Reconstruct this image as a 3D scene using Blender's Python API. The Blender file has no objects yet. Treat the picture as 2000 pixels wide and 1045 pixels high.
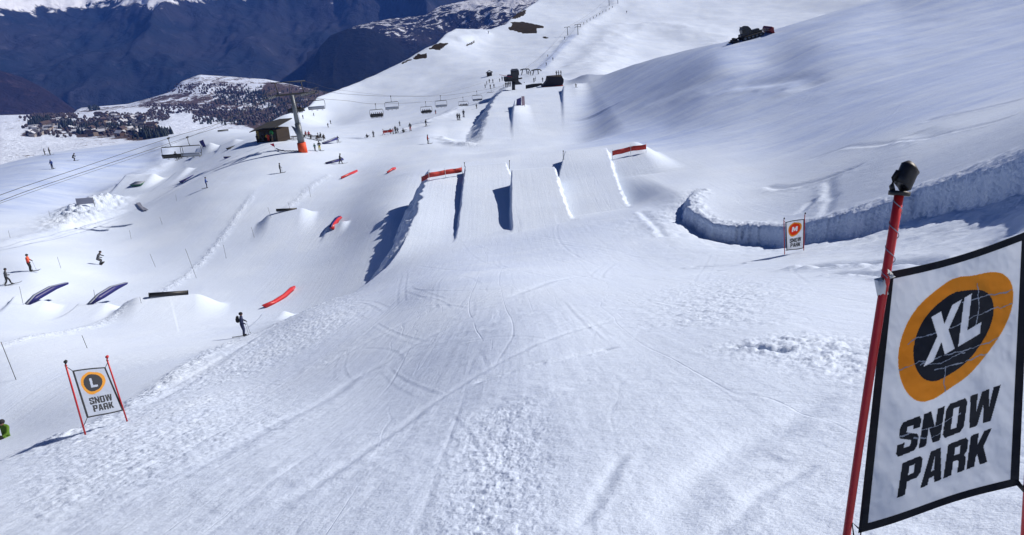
import bpy, bmesh, math, random
import numpy as np
from mathutils import Vector, Matrix

random.seed(7)
SC = bpy.context.scene
COL = SC.collection
R = math.radians

# ------------------------------------------------------------------ camera
F_PX = 1480.0
PITCH, ROLL = R(20.0), R(4.0)
FW = np.array([0.0, math.cos(PITCH), -math.sin(PITCH)])
R0 = np.array([1.0, 0.0, 0.0])
U0 = np.array([0.0, math.sin(PITCH), math.cos(PITCH)])
RT = math.cos(ROLL) * R0 - math.sin(ROLL) * U0
UP = math.sin(ROLL) * R0 + math.cos(ROLL) * U0
cam_d = bpy.data.cameras.new('camera')
cam = bpy.data.objects.new('camera', cam_d)
COL.objects.link(cam)
cam.matrix_world = Matrix(((RT[0], UP[0], -FW[0], 0), (RT[1], UP[1], -FW[1], 0), (RT[2], UP[2], -FW[2], 0), (0, 0, 0, 1)))
cam_d.sensor_width = 36.0
cam_d.lens = 36.0 * F_PX / 2000.0
cam_d.clip_start = 0.05
cam_d.clip_end = 60000
SC.camera = cam

# ------------------------------------------------------------------ light
SUN_AZ, SUN_EL = R(66), R(37)          # azimuth to the right of the view direction
w = bpy.data.worlds.new('World'); SC.world = w; w.use_nodes = True
nt = w.node_tree; nt.nodes.clear()
wo = nt.nodes.new('ShaderNodeOutputWorld'); bg = nt.nodes.new('ShaderNodeBackground')
sky = nt.nodes.new('ShaderNodeTexSky'); sky.sky_type = 'NISHITA'; sky.sun_disc = False
sky.sun_elevation = SUN_EL; sky.sun_rotation = SUN_AZ; sky.altitude = 2500
sky.air_density = 0.6; sky.dust_density = 0.0; sky.ozone_density = 10.0
bg.inputs['Strength'].default_value = 0.05
nt.links.new(sky.outputs[0], bg.inputs[0]); nt.links.new(bg.outputs[0], wo.inputs[0])
sl = bpy.data.lights.new('sun', 'SUN'); sl.energy = 4.9; sl.angle = R(0.53); sl.color = (1.0, 0.93, 0.85)
so = bpy.data.objects.new('sun', sl); COL.objects.link(so)
sd = Vector((math.sin(SUN_AZ) * math.cos(SUN_EL), math.cos(SUN_AZ) * math.cos(SUN_EL), math.sin(SUN_EL)))
so.rotation_euler = sd.to_track_quat('Z', 'Y').to_euler()
SC.view_settings.view_transform = 'Standard'; SC.view_settings.look = 'None'
SC.view_settings.exposure = 0.14; SC.view_settings.gamma = 1.0
SC.render.engine = 'CYCLES'
SC.cycles.max_bounces = 5; SC.cycles.diffuse_bounces = 1; SC.cycles.volume_bounces = 1
SC.cycles.use_denoising = True
SC.cycles.volume_max_steps = 64

# ------------------------------------------------------------------ maths
def px(u, v, d=1.0):
    u = np.asarray(u, float); v = np.asarray(v, float); d = np.asarray(d, float)
    a = (u - 1000.0) / F_PX; b = (522.5 - v) / F_PX
    q = a[..., None] * RT + b[..., None] * UP + FW
    q = q / np.linalg.norm(q, axis=-1, keepdims=True)
    return q * d[..., None]

def P(u, v, d):
    return Vector([float(c) for c in px(u, v, d)])

def hsh(ix, iy, s):
    h = (ix.astype(np.int64) * 374761393 + iy.astype(np.int64) * 668265263 + s * 2147483647) & 0xffffffff
    h = ((h ^ (h >> 13)) * 1274126177) & 0xffffffff
    h = h ^ (h >> 16)
    return (h & 0xffffff) / float(0xffffff)

def vnoise(x, y, s=0):
    ix = np.floor(x); iy = np.floor(y); fx = x - ix; fy = y - iy
    fx = fx * fx * fx * (fx * (fx * 6 - 15) + 10); fy = fy * fy * fy * (fy * (fy * 6 - 15) + 10)
    a = hsh(ix, iy, s); b = hsh(ix + 1, iy, s); c = hsh(ix, iy + 1, s); d = hsh(ix + 1, iy + 1, s)
    return ((a * (1 - fx) + b * fx) * (1 - fy) + (c * (1 - fx) + d * fx) * fy) * 2 - 1

def fbm(x, y, s=0, o=4, g=0.5):
    t = np.zeros_like(x); a = 1.0; n = 0.0
    for k in range(o):
        c, q = math.cos(k * 1.1), math.sin(k * 1.1)
        t += a * vnoise((x * c - y * q) * 2 ** k + 17.3 * k, (x * q + y * c) * 2 ** k - 9.1 * k, s + k)
        n += a; a *= g
    return t / n

def sst(a):
    a = np.clip(a, 0, 1); return a * a * (3 - 2 * a)

class TPS:
    def __init__(s, X, v, lam=0.0):
        X = np.asarray(X, float); n = len(X); s.X = X
        K = s.phi(X[:, None] - X[None]) + lam * np.eye(n)
        Pm = np.c_[np.ones(n), X]
        A = np.block([[K, Pm], [Pm.T, np.zeros((3, 3))]])
        s.w = np.linalg.solve(A, np.r_[v, 0, 0, 0])
    @staticmethod
    def phi(D):
        r2 = (D ** 2).sum(-1)
        return 0.5 * r2 * np.log(r2 + 1e-12)
    def __call__(s, Q):
        Q = np.asarray(Q, float); out = np.empty(len(Q)); n = len(s.X)
        for i in range(0, len(Q), 60000):
            q = Q[i:i + 60000]
            out[i:i + 60000] = s.phi(q[:, None] - s.X[None]) @ s.w[:n] + s.w[n] + q @ s.w[n + 1:]
        return out

EYE = 1.65
def polar(x, y):
    r = np.hypot(x, y); th = np.arctan2(x, y)
    return th, r

class Surf:                         # a height field through control points (u, v, distance)
    def __init__(s, pts, lam=0.0, k=3.0):
        p = px(*np.array(pts, float).T)
        th, r = polar(p[:, 0], p[:, 1]); s.k = k
        s.t = TPS(np.c_[th * k, np.log(r)], (p[:, 2] + EYE) / r, lam)
    def __call__(s, x, y):
        th, r = polar(x, y); rr = np.maximum(r, 0.6)
        return -EYE + s.t(np.c_[th * s.k, np.log(rr)]) * r

class Layer:                        # ground-plane surface for the built shapes
    def __init__(s, pts, lam=0.0):
        p = px(*np.array(pts, float).T)
        s.c = p[:, :2].mean(0); s.t = TPS((p[:, :2] - s.c) / 20.0, p[:, 2], lam)
    def __call__(s, x, y):
        return s.t((np.c_[x, y] - s.c) / 20.0)

def W2(pts):
    return px(*np.array(pts, float).T)

def side(poly, x, y, ext=True):     # signed distance to a world polyline: + on the right of its direction
    p = poly[:, :2]; best = np.full(len(x), 1e18); sg = np.zeros(len(x)); along = np.zeros(len(x)); L = 0.0
    n = len(p) - 1
    for i in range(n):
        a, b = p[i], p[i + 1]; d = b - a; l2 = d @ d; l = math.sqrt(l2)
        t = ((x - a[0]) * d[0] + (y - a[1]) * d[1]) / l2
        lo = -1e9 if (ext and i == 0) else 0.0; hi = 1e9 if (ext and i == n - 1) else 1.0
        tc = np.clip(t, lo, hi)
        dx = x - a[0] - tc * d[0]; dy = y - a[1] - tc * d[1]; dd = dx * dx + dy * dy
        m = dd < best
        cr = d[1] * (x - a[0]) - d[0] * (y - a[1])
        best = np.where(m, dd, best); sg = np.where(m, np.sign(cr), sg); along = np.where(m, L + tc * l, along)
        L += l
    return np.sqrt(best) * sg, along, L

# ------------------------------------------------------------------ control points of the snow slopes
NEAR = [
 (1000,1045,4.0),(1500,1045,3.5),(2000,1045,3.2),(500,1045,6),(0,1045,10),(-500,1045,18),(2500,1045,3.2),
 (0,900,21),(167,850,20),(248,822,21.5),(500,900,9.5),(750,900,7.2),(1000,900,5.8),(1500,900,4.8),(2000,900,4.2),
 (0,838,36),(350,800,21),(500,770,22),(750,760,14),(1000,750,9),(1500,750,7),(2000,750,5.8),
 (0,760,42),(200,720,42),(350,700,40),(477,657,52),(600,615,46),(700,562,56),
 (700,660,27),(1000,650,14),(1250,650,12),(1500,650,10),(2000,650,8),
 (850,560,36),(760,600,36),(1000,560,28),(1250,560,24),(1500,560,19),(2000,560,12.5),
 (1000,500,49),(1250,500,44),(1533,497,36),(1700,500,26),(2000,470,17),
 (1340,395,59),(1400,420,55),(1470,438,50),(1560,432,47),(1700,398,42),(1850,352,37),(2000,301,32),(1700,478,31),(1850,446,27),(2000,402,24),(1590,496,33),(2200,220,24),
 (2000,200,60),(2000,100,110),(2000,0,165),(1750,300,55),(1750,200,90),(1750,100,135),(1750,20,180),
 (1500,350,68),(1500,280,90),(1500,200,120),(1500,120,155),(1300,350,75),(1300,250,128),(1300,180,156),(1300,135,185),
 (1180,200,184),(1180,150,240),(1400,300,88),(1410,84,188),(1500,62,186),(1250,123,222),(1600,31,190),(1700,1,195),(1325,103,205),(1850,-44,200),(1400,115,162),(1600,90,150),(2500,0,90),(2500,-150,170),(-500,800,60),(-500,500,190),(-500,640,100),
 (1000,440,66),(1000,405,80),(1000,352,95),(1000,300,118),(860,420,78),(1230,345,80),(1230,296,100),
 (1000,285,140),(1000,262,165),(950,290,142),(1100,275,140),(1100,240,180),(1000,222,200),(1000,195,240),
 (900,238,180),(940,190,290),(850,205,320),(835,281,155),(760,262,215),(831,246,205),
 (590,297,150),(663,322,140),(547,338,134),(403,368,134),(195,519,100),(60,531,88),(13,558,84),
 (330,600,74),(100,600,78),(550,425,105),(575,600,64),(660,450,90),(728,470,74),(707,520,66),(762,405,83),(792,362,96),(700,352,122),(780,336,115),(830,300,140),
 (0,450,128),(0,395,155),(0,347,190),(0,650,62),(250,450,125),(150,390,162),(280,357,168),(103,330,190),(143,314,210),(95,303,238),(0,322,250),
 (320,268,238),(320,330,190),(400,300,188),(500,274,172),(420,259,225),(480,256,235),
]
# slopes further off: a second sheet that carries the hill behind
FAR = [
 (1000,285,150),(1180,240,150),(1300,250,150),(700,300,170),(500,300,190),(440,300,230),(0,440,250),(-400,600,220),
 (1050,165,300),(1100,160,310),(1000,155,360),(955,150,390),(1180,150,330),(1300,200,300),(1500,230,300),(1800,200,260),
 (940,190,290),(850,205,320),(700,235,330),(600,250,300),(520,262,300),
 (560,225,330),(620,192,400),(640,240,360),(700,160,450),(760,129,480),(850,85,520),(880,62,560),(960,52,600),(1000,30,650),(1050,0,750),
 (850,150,440),(750,200,390),(950,100,520),(1025,55,600),(1127,68,560),(1230,10,720),(1150,-60,900),(1250,60,600),(1300,90,520),(1400,60,600),(1500,0,750),
 (1400,-80,1000),(1700,-80,900),(2000,-150,1000),(440,272,280),(300,340,270),
]
SN = Surf(NEAR); SF = Surf(FAR)

CREST_N = [(-1500,900,150),(-500,480,215),(0,322,250),(100,301,246),(180,287,242),(320,268,238),(420,258,236),(480,254,240),(560,250,250),(650,250,262),(800,232,285),(1000,190,300),(1100,166,300),
           (1180,142,245),(1250,122,222),(1325,102,205),(1410,83,188),(1500,62,186),(1600,30,190),(1700,0,195),(1850,-45,200),(2100,-110,200),(2500,-200,190),(3500,-300,150)]
CREST_F = [(-1500,1100,200),(-500,640,230),(0,460,260),(300,360,275),(440,276,285),(480,256,300),(560,223,335),(620,190,400),(700,158,450),(760,128,480),(850,84,520),(875,58,560),(890,46,575),(958,44,590),(985,40,610),(1010,24,660),(1050,0,750),(1150,-70,900),(1400,-150,1000),(1800,-220,1000),(2500,-400,1000),(3500,-600,900)]
def crest_r(cr, th):
    p = W2(cr); t, r = polar(p[:, 0], p[:, 1]); o = np.argsort(t)
    return np.interp(th, t[o], r[o])

def sheet(S, cr, x, y, slope, soft):
    th, r = polar(x, y); rc = crest_r(cr, np.clip(th, -1.0, 1.0))
    k = np.minimum(r, rc) / np.maximum(r, 1e-6)
    z = S(x * k, y * k); e = np.maximum(r - rc, 0)
    return z - slope * (np.sqrt(e * e + soft * soft) - soft)

# built shapes ------------------------------------------------------
T_LEFT = W2([(660,600,50),(705,555,55),(755,520,60),(786,475,66),(808,428,71),(822,388,77),(834,350,83),(839,326,88)])
T_BACK = W2([(700,330,86),(838,318,90),(905,311,95),(1000,299,98),(1100,289,99),(1200,277,98),(1258,268,97),(1400,262,96)])
T_RIGHT = W2([(1390,470,58),(1345,400,66),(1318,338,80),(1285,300,89),(1262,268,97)])
T_FRONT = W2([(640,600,54),(720,556,56),(800,530,58),(950,490,60),(1100,470,61),(1250,455,62),(1400,470,60)])
T_TOP = Layer([(720,556,56),(800,530,58),(950,490,60),(1100,470,61),(1250,455,62),(800,480,65),(870,470,66),(815,428,71),(885,432,71),(828,388,77),(900,390,77),(837,350,83),(903,346,84),
  (905,330,88),(839,330,88),(1000,315,91),(1095,306,92),(1190,294,92),(905,311,95),(1000,299,98),(1100,289,99),(1200,277,98),(1258,268,97),
  (1000,370,80),(1150,362,80),(1180,430,66),(1050,440,66),(940,447,68),(1240,385,74),(1235,330,82),(1255,288,90)])
def ramp(left, right, front_w=5.0, rough=None):
    Lp, Rp = W2(left), W2(right)
    mids = [tuple((np.array(a) + np.array(b)) / 2) for a, b in zip(left, right)]
    return Lp, Rp, Layer(left + right + mids, 1e-4)
K1 = ramp([(880,490,61.5),(890,450,67),(897,405,73),(902,360,79),(906,322,85.5)], [(1020,495,60.5),(1020,450,66),(1015,400,72.5),(1010,357,79),(994,314,86)])
K2 = ramp([(1000,480,60.5),(998,445,64.5),(996,410,68.5),(996,368,73.5),(996,328,78)], [(1140,470,61),(1122,430,65),(1110,395,69.5),(1098,358,74),(1090,322,78.5)])
K3 = ramp([(1100,470,61.5),(1085,440,66),(1080,392,73),(1088,344,81),(1101,294,89)], [(1250,445,63),(1232,405,68),(1216,365,74.5),(1202,325,82),(1190,287,90)])
KICK = [K1, K3, K2]

T2_LEFT = W2([(925,302,136),(934,285,150),(944,255,172),(953,222,198),(963,193,225),(985,176,268)])
T2_TOP = Layer([(925,302,136),(1000,290,140),(1120,285,142),(945,255,170),(1000,250,172),(1120,242,172),(960,215,205),(1010,212,205),(1110,205,205),(975,188,245),(1040,182,250),(1110,178,250),(990,172,290),(1050,166,300),(1120,164,300)])
T2_RIGHT = W2([(1180,290,140),(1160,245,172),(1140,205,205),(1130,180,250),(1130,165,300)])
K4 = ramp([(1003,275,150),(999,252,167),(1000,232,184),(1004,207,203)], [(1068,270,152),(1052,250,168),(1044,230,184),(1037,205,203)])
K5 = ramp([(1100,255,160),(1099,225,185),(1098,200,212),(1099,177,240)], [(1180,255,165),(1170,225,185),(1160,200,212),(1150,174,245)])

BANK = W2([(1352,362,66),(1336,385,62),(1328,402,59),(1345,425,56),(1385,448,52.5),(1440,466,49.5),(1520,472,46.5),(1600,464,43.5),(1700,448,40),(1850,410,35.2),(2000,366,30.8),(2200,290,25),(2600,160,19)])

def stroke(pts, x, y):
    s, al, L = side(W2(pts), x, y, ext=False)
    endf = sst(al / (0.1 * L + 1e-6)) * sst((L - al) / (0.1 * L + 1e-6))
    return s, al, L, endf

BERMS = [   # low crumbly ridges: points, height, width
 ([(-200,850,60),(0,778,55),(120,712,62),(200,665,68),(262,610,75),(330,560,84),(400,505,96),(440,482,104),(480,462,115),(520,440,128)], 0.16, 0.6),
 ([(0,905,18),(120,850,22),(250,792,27),(330,752,32),(400,722,38),(470,688,46),(560,640,52),(640,600,54),(705,556,57)], 0.16, 0.6),
 ([(560,432,108),(610,395,122),(650,360,132)], 0.16, 0.7),
 ([(0,500,110),(120,458,128),(250,420,145)], 0.5, 2.2),
 ([(860,258,172),(880,278,158),(905,287,150),(935,287,148)], 0.9, 1.6),
 ([(760,262,200),(800,240,212),(860,225,235),(905,212,260)], 0.8, 2.5),
 ([(315,270,232),(318,290,215),(305,325,192),(250,370,170),(205,395,160)], 0.9, 3.0),
 ([(1040,150,345),(1090,95,480),(1140,50,600),(1215,0,760)], 1.3, 6),
 ([(1120,135,370),(1170,75,520),(1225,25,650)], 1.6, 8),
 ([(1140,160,320),(1190,100,430),(1215,60,560),(1290,20,640)], 2.0, 10),
 ([(1260,20,640),(1340,35,600),(1400,70,560),(1430,90,500)], 3.5, 16),
 ([(880,58,540),(950,40,580)], 2.5, 8),
]
GROOVES = [   # shallow tracks: points, depth, width
 ([(500,1045,6.3),(700,930,8),(850,850,10),(950,800,11),(1100,735,13),(1230,690,15)], 0.018, 0.10),
 ([(360,960,10),(560,850,14),(700,770,18),(830,735,20),(950,700,22)], 0.03, 0.22),
 ([(1130,1045,3.9),(1180,960,4.6),(1215,880,5.3)], 0.012, 0.05),
 ([(1290,1045,3.6),(1350,930,4.4),(1450,860,5.2),(1570,790,6.0),(1630,765,6.4)], 0.022, 0.14),
 ([(1380,1045,3.5),(1500,960,4.2),(1600,900,4.6)], 0.012, 0.06),
 ([(920,757,10),(1010,752,10.2),(1100,745,10.3),(1210,728,10.8)], 0.05, 0.10),
 ([(1430,706,9.4),(1480,716,9),(1540,715,8.6)], 0.07, 0.08),
 ([(1350,518,38),(1400,520,37),(1460,513,37)], 0.14, 0.35),
 ([(1575,505,30),(1650,500,27),(1740,482,25),(1850,460,22),(2000,405,24)], 0.28, 0.5),
 ([(1600,520,24),(1700,505,22),(1850,490,18),(1990,462,17)], 0.10, 0.25),
 ([(1250,420,62),(1275,455,57),(1300,490,51)], 0.10, 0.3),
 ([(1785,268,64),(1810,290,60),(1838,312,56)], 0.14, 0.8),
 ([(1620,330,58),(1625,370,50),(1612,410,45)], 0.12, 0.35),
 ([(1495,362,65),(1530,370,62),(1600,366,60),(1690,353,58)], 0.14, 0.5),
 ([(1550,318,73),(1650,312,72),(1780,318,60),(2000,310,50)], 0.08, 0.4),
 ([(1800,262,70),(1900,245,66),(2000,240,64)], 0.10, 0.5),
 ([(1560,420,50),(1590,395,53)], 0.12, 0.3),
 ([(1440,150,140),(1500,153,136),(1560,158,130),(1590,175,120)], 0.3, 2.2),
 ([(1260,215,155),(1350,180,150),(1440,160,142)], 0.15, 2.5),
 ([(1250,540,30),(1330,530,31),(1420,515,34)], 0.06, 0.4),
 ([(640,760,24),(760,700,26),(860,650,28)], 0.03, 0.2),
 ([(1000,600,24),(1080,560,30),(1150,540,34)], 0.03, 0.2),
 ([(300,760,28),(420,700,35),(520,655,46)], 0.04, 0.22),
 ([(270,790,25),(400,730,32),(500,685,42)], 0.04, 0.22),
]
TRACKS = []
def _tracks():
    rg = random.Random(5)
    for i in range(120):
        if i < 80: x0 = rg.uniform(-7, 9); y0 = 2.5 + 38 * rg.random() ** 1.6; a = rg.gauss(-0.12, 0.24)
        else: x0 = rg.uniform(8, 26); y0 = rg.uniform(50, 120); a = rg.uniform(.8, 1.5)
        L = (1.5 + y0 * rg.uniform(.25, .8)); c = rg.gauss(0, .32) / L; pts = []; x_, y_ = x0, y0
        for k in range(9):
            pts.append((x_, y_)); a += c * L / 8; x_ += math.sin(a) * L / 8; y_ += math.cos(a) * L / 8
        w_ = (0.020 + 0.0028 * y0 + rg.random() * .02) * .75
        p = np.array(pts); TRACKS.append((p, w_ * rg.uniform(.03, .095), w_))
        if rg.random() < .55: q = p.copy(); q[:, 0] += w_ * rg.uniform(3.5, 6); TRACKS.append((q, w_ * rg.uniform(.03, .09), w_))
_tracks()
MOUND = [  # park ramps: centre (u, v, d), size along, size across, height, heading(deg)
]
def terrain(x, y, full=True):
    """height, plus masks (icy, crumb, grass, cut)"""
    x = np.asarray(x, float); y = np.asarray(y, float)
    th, r = polar(x, y)
    zn = sheet(SN, CREST_N, x, y, 0.45, 6.0)
    zf = sheet(SF, CREST_F, x, y, 0.75, 12.0) - 400 * np.maximum(0, -0.40 - th)
    zf = np.where(r < 170, -1e4, zf)
    k = 1.2; m = np.clip((zn - zf) / k, -30, 30)
    z = zf + k * np.log1p(np.exp(m))
    z = np.where(m > 29, zn, z); z = np.where(m < -29, zf, z)
    isnear = (zn > zf)
    crumb = np.zeros_like(z)
    # table of the big jumps
    b = (r > 48) & (r < 112) & (np.abs(th) < 0.45)
    if b.any():
        X, Y = x[b], y[b]; zb = z[b]
        jag = fbm(X * 0.9, Y * 0.9, 3, 3)
        sL, aL, LL = side(T_LEFT, X, Y); sB = -side(T_BACK, X, Y)[0]; sR, _, _ = side(T_RIGHT, X, Y); sF = -side(T_FRONT, X, Y)[0]
        sR = -sR; wl = 2.6
        top = T_TOP(X, Y)
        dig = 1.5 * np.exp(-(np.minimum(sL, 0) / 9.0) ** 2) * sst((aL - 3) / 9) * sst((104 - r[b]) / 14) * (np.maximum(-sL, 0) > 0)
        zb = zb - dig; wx = sst((X - 10.5) / 4.0) * sst((84 - Y) / 6); top = top * (1 - wx) + np.maximum(top, zb) * wx
        mL = np.clip((sL + wl + jag * 0.4) / wl, 0, 1) ** 0.9; mB = sst((sB + 0.5) / 2.4); mR = sst((sR + 1.6) / 3.6); mF = sst((-(-sF) + 1.0) / 7.0)
        mF = sst((-side(T_FRONT, X, Y)[0] + 2.0) / 14.0)
        sB_ = side(T_BACK, X, Y)[0]; mB = sst((sB_ + 0.3) / 2.4)
        M = mL * mB * mR * mF
        face = np.exp(-((sL + 1.6) / 1.3) ** 2) * (aL > 4)
        zz = zb * (1 - M) + top * M
        zz += face * 0.09 * fbm(X * 3.0, Y * 3.0, 8, 3) * M ** 0.3
        cb = face * (M > 0.02) * 0.22
        for (Lp, Rp, S) in KICK:
            kl = side(Lp, X, Y)[0]; kr = -side(Rp, X, Y)[0]
            lip = np.array([Lp[-1], Rp[-1]]); d = lip[1] - lip[0]; lip = np.array([lip[0] - d * 3, lip[1] + d * 3])
            foot = np.array([Lp[0], Rp[0]]); d = foot[1] - foot[0]; foot = np.array([foot[0] - d * 3, foot[1] + d * 3])
            kb = side(lip, X, Y)[0]; kf = -side(foot, X, Y)[0]
            mk = sst((kl + 0.12 + 0.07 * jag) / 0.30) * sst((kr + 0.05 + 0.22 * jag + 0.10 * fbm(X * 3, Y * 3, 9, 2)) / 0.42) * sst((kb + 0.1) / 0.5) * sst(kf / 9.0)
            hk = S(X, Y)
            zz = np.where(mk > 0, zz * (1 - mk) + np.maximum(hk, zz - 0.1) * mk, zz)
        z[b] = zz; crumb[b] = np.maximum(crumb[b], cb)
    # second jump line
    b = (r > 118) & (r < 320) & (th > -0.12) & (th < 0.2)
    if b.any():
        X, Y = x[b], y[b]; zz = z[b]
        sL = side(T2_LEFT, X, Y)[0]; sR = -side(T2_RIGHT, X, Y)[0]
        zz = zz - 3.2 * np.exp(-(np.minimum(sL, 0) / 12.0) ** 2) * sst((r[b] - 140) / 30) * sst((262 - r[b]) / 40) * sst((3 - sL) / 5) * sst((th[b] + 0.12) / 0.05)
        top = T2_TOP(X, Y) + 0.9 * sst((r[b] - 150) / 40)
        M = np.clip((sL + 4.2 + 0.7 * fbm(X * .4, Y * .4, 19, 3)) / 4.6, 0, 1) * sst((th[b] + 0.12) / 0.03) * sst((sR + 4) / 10) * sst((r[b] - 125) / 20) * sst((318 - r[b]) / 30)
        zz = zz * (1 - M) + top * M
        crumb[b] = np.maximum(crumb[b], 0.8 * np.exp(-((sL + 1.5) / 2.0) ** 2) * (r[b] > 140))
        for (Lp, Rp, S), add in ((K4, 1.9), (K5, 1.6)):
            kl = side(Lp, X, Y)[0]; kr = -side(Rp, X, Y)[0]
            lip = np.array([Lp[-1], Rp[-1]]); d = lip[1] - lip[0]; lip = np.array([lip[0] - d * 6, lip[1] + d * 6])
            foot = np.array([Lp[0], Rp[0]]); d = foot[1] - foot[0]; foot = np.array([foot[0] - d * 6, foot[1] + d * 6])
            kb = side(lip, X, Y)[0]; kf = -side(foot, X, Y)[0]
            mk = sst((kl + 0.4) / 0.8) * sst(kr / 5.0) * sst((kb + 0.3) / 1.0)
            g = np.clip(kf / (kf + kb + 1e-6), 0, 1) * (kf > 0)
            zz = zz + mk * add * g ** 1.8
        z[b] = zz
    # cut bank on the right: the slope in front is lower
    b = (r > 6) & (r < 95) & (th > 0.02)
    if b.any():
        X, Y = x[b], y[b]
        s, al, L = side(BANK, X, Y)
        s = s + 0.8 * fbm(X * 0.35, Y * 0.35, 21, 4) + 0.2 * fbm(X * 2.2, Y * 2.2, 22, 3)
        Hb = 1.15 * sst(al / 9.0) * sst((th[b] - 0.05) / 0.12) * sst((r[b] - 7) / 12)
        up = s < 0
        drop = sst((s + 0.5) / 0.5) * np.exp(-np.maximum(s, 0) / 3.0) * Hb
        z[b] -= drop * (al > -3)
        lipb = np.exp(-((s + 1.1) / 0.55) ** 2) * (al > 0.5) * (al < L)
        z[b] += 0.12 * lipb * (0.6 + fbm(X * 2.5, Y * 2.5, 5, 3))
        cb = np.exp(-((s + 0.3) / 0.8) ** 2) * (al > 0) 
        z[b] += cb * 0.03 * fbm(X * 4, Y * 4, 12, 3)
        crumb[b] = np.maximum(crumb[b], 0.45 * cb)
    for pts, h, wd in BERMS:
        w3 = W2(pts); lo = w3[:, :2].min(0) - 4 * wd; hi = w3[:, :2].max(0) + 4 * wd
        b = (x > lo[0]) & (x < hi[0]) & (y > lo[1]) & (y < hi[1])
        if not b.any(): continue
        X, Y = x[b], y[b]; s, al, L, e = stroke(pts, X, Y)
        s = s + wd * 0.5 * fbm(X / wd * 0.6, Y / wd * 0.6, 31, 2)
        g = np.exp(-(s / wd) ** 2) * e
        z[b] += g * h * (0.75 + (0.5 if wd < 1.2 else 0.15) * fbm(X / wd * 1.6, Y / wd * 1.6, 33, 3))
        crumb[b] = np.maximum(crumb[b], g * (0.5 if wd < 1.5 else 0.25))
    for pts, h, wd in GROOVES:
        w3 = W2(pts); lo = w3[:, :2].min(0) - 4 * wd - 1; hi = w3[:, :2].max(0) + 4 * wd + 1
        b = (x > lo[0]) & (x < hi[0]) & (y > lo[1]) & (y < hi[1])
        if not b.any(): continue
        X, Y = x[b], y[b]; s, al, L, e = stroke(pts, X, Y)
        s = s + wd * 0.4 * fbm(X / wd * 0.3, Y / wd * 0.3, 41, 2)
        z[b] += h * e * (-np.exp(-(s / wd) ** 2) + 0.6 * np.exp(-((s - 1.7 * wd) / wd) ** 2) * (0.6 + 0.6 * fbm(X / wd, Y / wd, 43, 2)))
    for pts, h, wd in TRACKS:
        a0 = pts[:, :2]; lo = a0.min(0) - 3 * wd; hi = a0.max(0) + 3 * wd
        b = (x > lo[0]) & (x < hi[0]) & (y > lo[1]) & (y < hi[1])
        if not b.any(): continue
        s, al, L = side(pts, x[b], y[b], ext=False)
        e = sst(al / (0.15 * L)) * sst((L - al) / (0.15 * L))
        z[b] += h * e * (-np.exp(-(s / wd) ** 2) + 0.8 * np.exp(-((s - 1.6 * wd) / (0.8 * wd)) ** 2))
    z = park(x, y, z, crumb)
    # rolling and rough snow
    n1 = fbm(x / 9.0, y / 9.0, 51, 3); z += 0.10 * n1 * sst((r - 10) / 30) * np.where(r > 100, 1.6, 1.0)
    far = sst((r - 250) / 200); z += far * 2.0 * fbm(x / 60, y / 60, 52, 4)
    return z, crumb, isnear
# park ramps, the heap and the rails' landings -----------------------
# each: rear-to-front axis given by two pixel points (foot, lip) with distance, width, height, side softness
RAMPS = [
 ((318,640,66),(330,590,73),4.3,1.3,2.8,2.8),     # black tube takeoff, near
 ((545,470,94),(560,424,104),3.6,1.05,2.4,2.4),     # black tube takeoff, further
 ((500,640,57),(530,604,63),1.6,0.6,0.4,1.2),
 ((20,640,70),(62,600,78),2.0,0.6,0.6,1.5),
 ((130,640,70),(180,598,76),2.0,0.6,0.6,1.5),
 ((232,392,158),(276,362,168),5.0,1.5,1.0,2.5),
 ((380,310,185),(398,296,190),3.0,1.6,0.6,3.0),
 ((440,330,175),(450,311,182),3.0,0.8,0.8,2.5),
 ((640,475,88),(655,448,93),1.6,0.5,0.5,1.2),
 ((300,395,150),(360,358,165),2.0,0.8,0.8,2.0),
]
def park(x, y, z, crumb):
    for f, l, wd, h, sl, sr in RAMPS:
        a = px(*f)[:2]; c = px(*l)[:2]; d = c - a; L = math.hypot(*d); d = d / L; n = np.array([d[1], -d[0]])
        b = (np.hypot(x - c[0], y - c[1]) < L + wd + 12)
        if not b.any(): continue
        X, Y = x[b] - a[0], y[b] - a[1]
        t = (X * d[0] + Y * d[1]) / L; s = X * n[0] + Y * n[1]
        m = sst((s + wd / 2 + sl) / sl) * sst((wd / 2 + sr - s) / sr)
        prof = np.where(t < 1, np.clip(t, 0, 1) ** 1.7, 1 - sst((t - 1) * L / (1.6 + 0 * t)))
        z[b] += h * m * prof
    # heap of snow blocks
    c = px(170, 425, 140)[:2]; b = np.hypot(x - c[0], y - c[1]) < 30
    if b.any():
        X, Y = x[b], y[b]
        pl = W2([(60,470,118),(130,440,132),(165,405,146),(200,396,152)])
        s, al, L = side(pl, X, Y, ext=False)
        g = np.exp(-(s / 3.4) ** 2) * sst(al / (0.9 * L))
        bl = np.abs(fbm(X * 0.8, Y * 0.8, 61, 3, 0.4))
        z[b] += g * (1.6 + 1.5 * bl)
        crumb[b] = np.maximum(crumb[b], g)
    return z
def vpix(p):
    q = np.asarray(p); c = q @ FW
    return 1000 + F_PX * (q @ RT) / c, 522.5 - F_PX * (q @ UP) / c
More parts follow.
